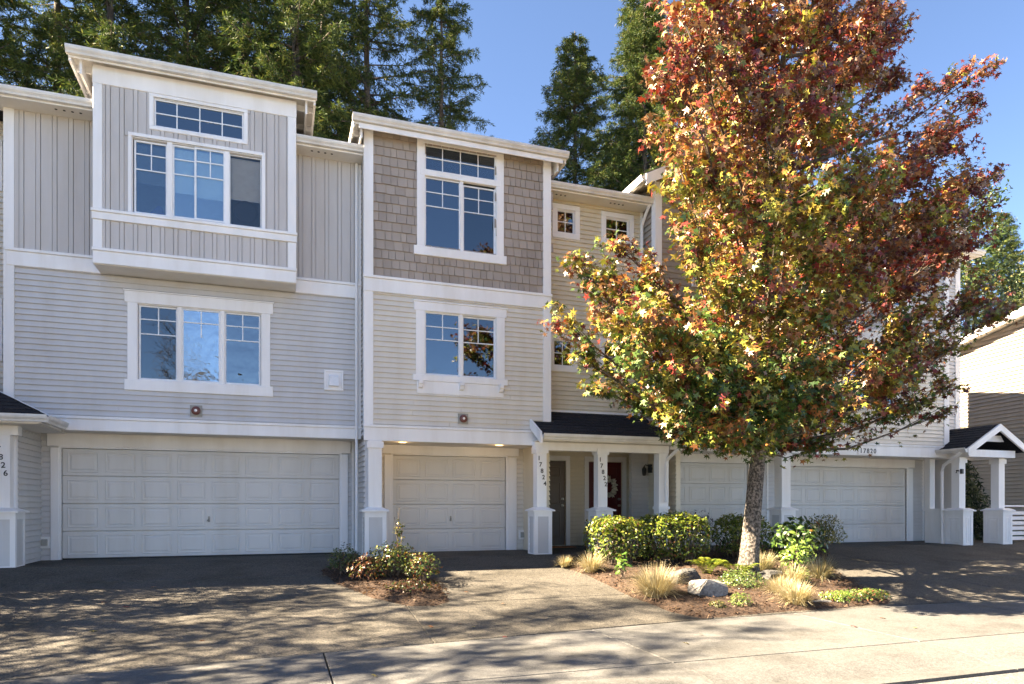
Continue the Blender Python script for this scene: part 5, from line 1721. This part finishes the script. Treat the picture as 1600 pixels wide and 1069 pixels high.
# right-hand conifer behind the porch and trees beyond
SP = [(.02, .035, .018), (.035, .055, .022), (.06, .08, .03)]
s = thing('spruce_shrub', (18.9, 14.9, 0), 'dark spruce growing between the porch and the cream house', 'conifer')
tk = MB(); tk.tube([(18.9, 14.9, -.1), (18.9, 14.9, 3.3)], [.09, .02], 8); tk.build('trunk', M['fir_bark'], s)
RNG = np.random.default_rng(61)
n = 9000
zz = RNG.random(n) ** 1.25 * 3.2
rr = (1.15 * (1 - zz / 3.5)) * (1 - .55 * RNG.random(n) ** 2)
aa = RNG.random(n) * 6.283
rr *= 1 + .18 * np.sin(aa * 5 + zz * 7)
dd = np.stack([np.cos(aa), np.sin(aa), np.full(n, .1)], 1)
leafy('foliage', s, (np.stack([18.9 + rr * np.cos(aa), 14.9 + rr * np.sin(aa), zz + .1], 1), dd), .16, SP, (.4, .4, .2), 'needle', KITE)


def broad_tree(name, base, crowns, n, size, pal, w, label, seed):
    global RNG
    RNG = np.random.default_rng(seed)
    t = thing(name, base, label, 'tree')
    b = MB()
    bx = Vector(base)
    top = Vector(crowns[0][:3])
    b.tube([bx - Vector((0, 0, .2)), bx.lerp(top, .5), top], [.22, .16, .06], 9)
    for x, y, z, r in crowns: b.tube([bx.lerp(top, .45), bx.lerp(Vector((x, y, z)), .75), (x, y, z)], [.08, .06, .02], 6)
    b.build('trunk', M['fir_bark'], t)
    ps, ds = [], []
    for x, y, z, r in crowns:
        for _ in range(7):
            q = RNG.normal(size=3); q /= np.linalg.norm(q)
            p, d = ball_cloud(np.array([x, y, z]) + q * r * .6, (r * .5,) * 3, int(n * r * r / 7), .9)
            ps.append(p); ds.append(d)
    leafy('foliage', t, (np.concatenate(ps), np.concatenate(ds)), size, pal, w, 'hedge_leaf', OVAL)
    return t


GP = [(.028, .052, .014), (.05, .08, .02), (.10, .12, .03), (.15, .14, .04)]
broad_tree('maple_tree', (31.5, 24, 0), [(31.5, 24, 13.2, 2.0), (30, 23.5, 11.3, 1.9), (33, 24, 11.6, 1.9), (31.8, 23.6, 15.2, 1.3), (30.5, 24, 8.8, 1.9), (32.8, 23, 9, 2)], 420, .2, GP, (.45, .38, .14, .03), 'pale green broadleaf tree behind the right end of the row', 71)
broad_tree('birch_tree', (37.5, 25, 0), [(37.5, 25, 11, 2.2), (36, 25, 9, 2.1), (39, 25, 9.5, 2.2), (38, 25, 13, 1.6), (40, 25, 12, 1.9), (37, 25, 7, 2.2), (39.5, 25, 7.4, 2.2)], 380, .2, [(.06, .085, .03), (.12, .13, .045), (.20, .19, .07), (.28, .22, .09)], (.3, .35, .25, .1), 'olive green tree above the roof of the cream house', 72)

# ------------------------------------------------------------------ grasses, fern, rocks
GR = [(0.345, 0.285, 0.165), (0.413, 0.36, 0.24), (0.247, 0.195, 0.09), (0.21, 0.225, 0.135), (0.465, 0.427, 0.33)]


def tuft(x, y, h, n, spread, w, label, seed, z=None, erect=.4):
    global RNG
    RNG = np.random.default_rng(seed)
    g = gz(y) + .05 if z is None else z
    t = thing('grass_tuft', (x, y, g), label, 'grass', 'ornamental grass tufts in the beds')
    a = RNG.random(n) * 6.283
    ln = h * RNG.uniform(.7, 1.25, n)
    lean = np.clip(RNG.normal(1 - erect, .28, n), .03, 1.35)
    b0 = np.stack([np.cos(a), np.sin(a), np.zeros(n)], 1) * (RNG.random((n, 1)) ** .5) * spread * .35
    dirh = np.stack([np.cos(a), np.sin(a), np.zeros(n)], 1)
    sd = np.stack([-np.sin(a), np.cos(a), np.zeros(n)], 1)
    w0 = RNG.uniform(.0022, .0042, n)[:, None]
    pts = []
    for q in (0, .35, .7, 1):
        th = lean * (.55 + .75 * q)
        pts.append(b0 + dirh * (np.sin(th) * ln * q)[:, None] + np.array([0, 0, 1]) * (np.cos(th) * ln * q)[:, None])
    V = np.stack([pts[0] - sd * w0, pts[0] + sd * w0, pts[1] - sd * w0, pts[1] + sd * w0, pts[2] - sd * w0 * .7, pts[2] + sd * w0 * .7, pts[3]], 1) + np.array([x, y, g - .02])
    F = np.array([(0, 1, 3), (0, 3, 2), (2, 3, 5), (2, 5, 4), (4, 5, 6)])
    F = (F[None] + (np.arange(n) * 7)[:, None, None]).reshape(-1, 3)
    c = np.repeat(pick(GR, w, n, .15)[1], 7, axis=0)
    o = link(bpy.data.objects.new('blades', np_mesh('blades', V.reshape(-1, 3), F, M['grass'], c)), t)
    o['kind'] = 'stuff'


ST = (.35, .3, .12, .05, .18)
GG = (.2, .25, .1, .3, .15)
for i, (x, y, h, n, spd, w, lab) in enumerate([
    (5.22, 8.72, .46, 1300, .42, ST, 'biggest straw coloured grass tuft, at the drive edge left of the pale boulder'),
    (5.1, 10.65, .34, 700, .28, ST, 'straw coloured tuft at the left end of the hedge'),
    (4.85, 11.2, .2, 350, .2, (.3, .2, .4, .05, .05), 'smallest dry tuft, at the far left tip of the bed'),
    (7.22, 8.45, .3, 800, .3, ST, 'straw tuft between the tree foot and the front of the bed'),
    (7.02, 7.92, .33, 900, .3, ST, 'straw tuft nearest the sidewalk'),
    (8.2, 10.1, .38, 800, .36, GG, 'pale grey green grass tuft just right of the trunk'),
    (7.9, 9.0, .36, 500, .3, (.3, .25, .2, .2, .05), 'thin bleached tuft behind the straw tufts'),
    (8.75, 9.3, .42, 700, .34, GG, 'tall blue grey grass tuft near the right drive')]):
    tuft(x, y, h, n, spd, w, lab, 80 + i)
tuft(2.22, 11.2, .34, 40, .3, GG, 'few thin green blades standing behind the driveway planter', 90, erect=.8)


def fern(x, y, r, n, label, seed):
    rnd = random.Random(seed)
    global RNG
    RNG = np.random.default_rng(seed)
    g = gz(y) + .05
    t = thing('fern', (x, y, g), label, 'fern', 'ferns beside the trunk')
    for k in range(n):
        a = k * 6.283 / n + rnd.uniform(-.25, .25)
        L = r * rnd.uniform(.8, 1.15)
        d = Vector((math.cos(a), math.sin(a), 0))
        s = Vector((-d.y, d.x, 0))
        m = 15
        P_, N_, U_, S_ = [], [], [], []
        path = []
        for i in range(m):
            q = (i + 1) / m
            p = Vector((x, y, g)) + d * L * q * .85 + Vector((0, 0, L * (1.5 * q - 1.0 * q * q)))
            path.append(tuple(p))
            for sg in (-1, 1):
                P_.append(p); U_.append(s * sg + d * .35 + Vector((0, 0, -.1))); N_.append(Vector((0, 0, 1)) - d * .2); S_.append(.10 * L / .4 * math.sin(math.pi * min(1, q * .85 + .12)) + .01)
        v, f, c = scatter(KITE, np.array(P_), frames(np.array(N_), np.array(U_)), np.array(S_), pick([(.13, .17, .025), (.20, .22, .035), (.07, .12, .02)], (.4, .35, .25), len(P_), .15)[1])
        fo = link(bpy.data.objects.new('frond', np_mesh('frond', v, f, M['hedge_leaf'], c)), t)


fern(6.95, 9.95, .46, 14, 'yellow green fern on the left, farther from the trunk', 3)
fern(7.32, 9.6, .42, 12, 'yellow green fern touching the tree trunk', 4)


def rock(name, c, r, m, label, seed, tilt=0., n=26, cat='rock'):
    rnd = random.Random(seed)
    bm = bmesh.new()
    for _ in range(n):
        d = Vector((rnd.gauss(0, 1), rnd.gauss(0, 1), rnd.gauss(0, 1))).normalized()
        d = Vector([math.copysign(abs(q) ** .6, q) for q in d])
        bm.verts.new((d.x * r[0], d.y * r[1], d.z * r[2]))
    bmesh.ops.convex_hull(bm, input=bm.verts)
    bmesh.ops.delete(bm, geom=[v for v in bm.verts if not v.link_faces], context='VERTS')
    bmesh.ops.bevel(bm, geom=list(bm.edges), offset=min(r) * .07, segments=2, affect='EDGES')
    bmesh.ops.triangulate(bm, faces=bm.faces)
    bmesh.ops.subdivide_edges(bm, edges=[e for e in bm.edges if e.calc_length() > min(r) * .3], cuts=1)
    for v in bm.verts: v.co += Vector((rnd.gauss(0, 1), rnd.gauss(0, 1), rnd.gauss(0, 1))) * min(r) * .022
    me = bpy.data.meshes.new(name)
    bm.to_mesh(me); bm.free()
    me.materials.append(M[m])
    o = bpy.data.objects.new(name, me)
    link(o, None, Matrix.Translation(c) @ Matrix.Rotation(tilt, 4, 'Y'))
    return tag(o, label, cat)


rock('boulder', (5.98, 8.55, -.26), (.31, .19, .17), 'rock', 'pale grey granite boulder at the front of the bed', 12, .1)
rock('boulder', (6.15, 9.35, -.18), (.26, .18, .17), 'dark_rock', 'dark rock behind the pale boulder', 5)  # uses the darker stone colour
rock('boulder', (7.75, 9.3, -.2), (.24, .15, .11), 'dark_rock', 'flat dark rock behind the straw tufts', 6)
rock('flat_stone', (7.5, 7.98, -.43), (.24, .1, .05), 'rock', 'flat grey stone lying right of the front straw tuft', 7)


def inside(p, poly):
    r, n = False, len(poly)
    for i in range(n):
        (x1, y1), (x2, y2) = poly[i], poly[(i + 1) % n]
        if (y1 > p[1]) != (y2 > p[1]) and p[0] < (x2 - x1) * (p[1] - y1) / (y2 - y1) + x1: r = not r
    return r


def mulch(poly, rise, n, seed, pal, w, label):
    global RNG
    RNG = np.random.default_rng(seed)
    xs, ys = [p[0] for p in poly], [p[1] for p in poly]
    P_ = []
    while len(P_) < n:
        p = (RNG.uniform(min(xs), max(xs)), RNG.uniform(min(ys), max(ys)))
        if not inside(p, poly): continue
        dm = 9
        for i in range(len(poly)):
            a, c = Vector(poly[i]), Vector(poly[(i + 1) % len(poly)])
            q = Vector(p); t = max(0, min(1, (q - a).dot(c - a) / (c - a).length_squared))
            dm = min(dm, (q - a - (c - a) * t).length)
        k = min(1, dm / .45)
        P_.append((p[0], p[1], gz(p[1]) + .012 + rise * (1 - (1 - k) ** 2) + RNG.uniform(0, .015)))
    tv = np.array([(-.5, -.16, 0), (.5, -.2, .05), (.45, .17, 0), (-.4, .2, .08)]), np.array([(0, 1, 2), (0, 2, 3)])
    v, f, c = scatter(tv, np.array(P_), frames(RNG.normal(0, .35, (n, 3)) + np.array([0, 0, 1])), RNG.uniform(.02, .06, n), pick(pal, w, n, .25)[1])
    o = link(bpy.data.objects.new('bark_mulch', np_mesh('bark_mulch', v, f, M['grass'], c)))
    tag(o, label, 'mulch', kind='stuff')


MP = [(.09, .052, .035), (.15, .092, .062), (.045, .028, .02), (.23, .16, .11)]
mulch(POLY_B, .07, 6000, 95, MP, (.4, .3, .2, .1), 'reddish brown bark mulch covering the tree bed')
mulch(POLY_A, .05, 1800, 96, MP, (.35, .15, .45, .05), 'dark bark mulch in the driveway planter')

# ------------------------------------------------------------------ small things
# fallen leaves
rnd = random.Random(9)
for i in range(26):
    x, y = rnd.uniform(-3.2, 8.5), rnd.uniform(5.8, 11.2)
    if inside((x, y), POLY_A) or inside((x, y), POLY_B): continue
    mw = Matrix.Translation((x, y, gz(y) + .022)) @ Matrix.Rotation(rnd.random() * 6.28, 4, 'Z') @ Matrix.Rotation(rnd.uniform(-.3, .3), 4, 'X') @ Matrix.Scale(rnd.uniform(.035, .06), 4)
    tag(put(leaf_meshes[rnd.choice((0, 2, 3, 4))], 'fallen_leaf', None, mw), 'single dry leaf lying on the paving', 'leaf', 'leaves fallen on the paving')

# wreath on the red door
wr = thing('wreath', (7.70, 15.15, 1.42), 'pale dried leaf wreath hanging on the dark red door', 'wreath')
b = MB()
b.tube([(7.70 + .17 * math.cos(a), 15.17, 1.42 + .17 * math.sin(a)) for a in [k * 6.2832 / 24 for k in range(25)]], .018, 6)
b.build('ring', M['stem'], wr)
RNG = np.random.default_rng(3)
n = 230
a = RNG.random(n) * 6.283
rd = np.stack([np.cos(a), np.zeros(n), np.sin(a)], 1)
v, f, c = scatter(OVAL, np.array([7.70, 15.155, 1.42]) + rd * RNG.uniform(.13, .2, (n, 1)) + RNG.normal(0, .012, (n, 3)), frames(RNG.normal(0, .4, (n, 3)) + np.array([0, -1, 0]), rd + RNG.normal(0, .35, (n, 3))), RNG.uniform(.07, .12, n), pick([(.6, .6, .53), (.45, .46, .38), (.7, .7, .66)], (1, 1, 1), n)[1])
link(bpy.data.objects.new('wreath_leaves', np_mesh('wreath_leaves', v, f, M['grass'], c)), wr)['kind'] = 'stuff'

# door mat
b = MB(); b.box(5.78, 6.62, 14.6, 15.1, .0, .018)
tag(b.build('doormat', M['mat']), 'orange brown doormat in front of the taupe entry door', 'doormat')

# garden figurine: seated animal on a round foot
fg = thing('garden_figurine', (7.02, 14.85, 0), 'small grey garden figurine beside the red door', 'figurine')
def lathe(cx, cy, prof, k=14):
    b = MB(); b.loft([[(cx + r * math.cos(2 * math.pi * j / k), cy + r * math.sin(2 * math.pi * j / k), z) for j in range(k)] for r, z in prof]); return b
lathe(7.02, 14.85, [(.10, 0), (.11, .03), (.085, .05), (.06, .055)]).build('foot', M['statue'], fg, smooth=True)
lathe(7.02, 14.85, [(.06, .05), (.105, .12), (.1, .22), (.075, .3), (.055, .35), (.045, .38)]).build('body', M['statue'], fg, smooth=True)
lathe(7.02, 14.83, [(.03, .36), (.065, .4), (.07, .45), (.055, .49), (.02, .52)]).build('head', M['statue'], fg, smooth=True)
for s in (-1, 1):
    b = MB(); b.loft([[(7.02 + s * .03, 14.83, .48), (7.02 + s * .06, 14.83, .48), (7.02 + s * .045, 14.85, .48)], [(7.02 + s * .043, 14.83, .56), (7.02 + s * .05, 14.83, .56), (7.02 + s * .047, 14.835, .56)]]); b.build('ear', M['statue'], fg)

# ------------------------------------------------------------------ house across the street, mirrored in the windows
for i, (x, w, zt, mt, lab) in enumerate(((-4, 10, 5.6, 'white_siding', 'pale gabled house across the street, mirrored in the left windows'), (9, 11, 6.2, 'beige_siding', 'beige gabled house across the street, mirrored in the right windows'))):
    h = thing('far_house', (x, -18, -.5), lab, 'house')
    b = MB(); b.box(x - w / 2, x + w / 2, -26, -16, -.6, zt); b.build('wall', M[mt], h)
    b = MB(); b.prism([(x - w / 2, -16.2, zt), (x + w / 2, -16.2, zt), (x, -16.2, zt + 2.6)], (0, -9.6, 0)); b.build('gable', M[mt], h)
    for s in (-1, 1):
        b = MB(); xe = x + s * (w / 2 + .5); ze = zt - .25
        b.loft([[(xe, -15.6, ze), (x, -15.6, zt + 2.65), (x, -15.6, zt + 2.8), (xe, -15.6, ze + .15)], [(xe, -26.4, ze), (x, -26.4, zt + 2.65), (x, -26.4, zt + 2.8), (xe, -26.4, ze + .15)]])
        b.build('roof', M['asphalt_shingle'], h)
    b = MB(); b.box(x - 2.4, x + 2.4, -16, -15.94, -.5, 1.7); b.build('garage_door', M['garage'], h)
    for dx in (-2.6, 1.2):
        b = MB(); b.box(x + dx, x + dx + 1.5, -16, -15.95, 3.2, 4.6); wv = b.build('window', M['trim'], h)
        b = MB(); b.box(x + dx + .1, x + dx + 1.4, -15.95, -15.94, 3.3, 4.5); b.build('pane', M['dark'], wv)
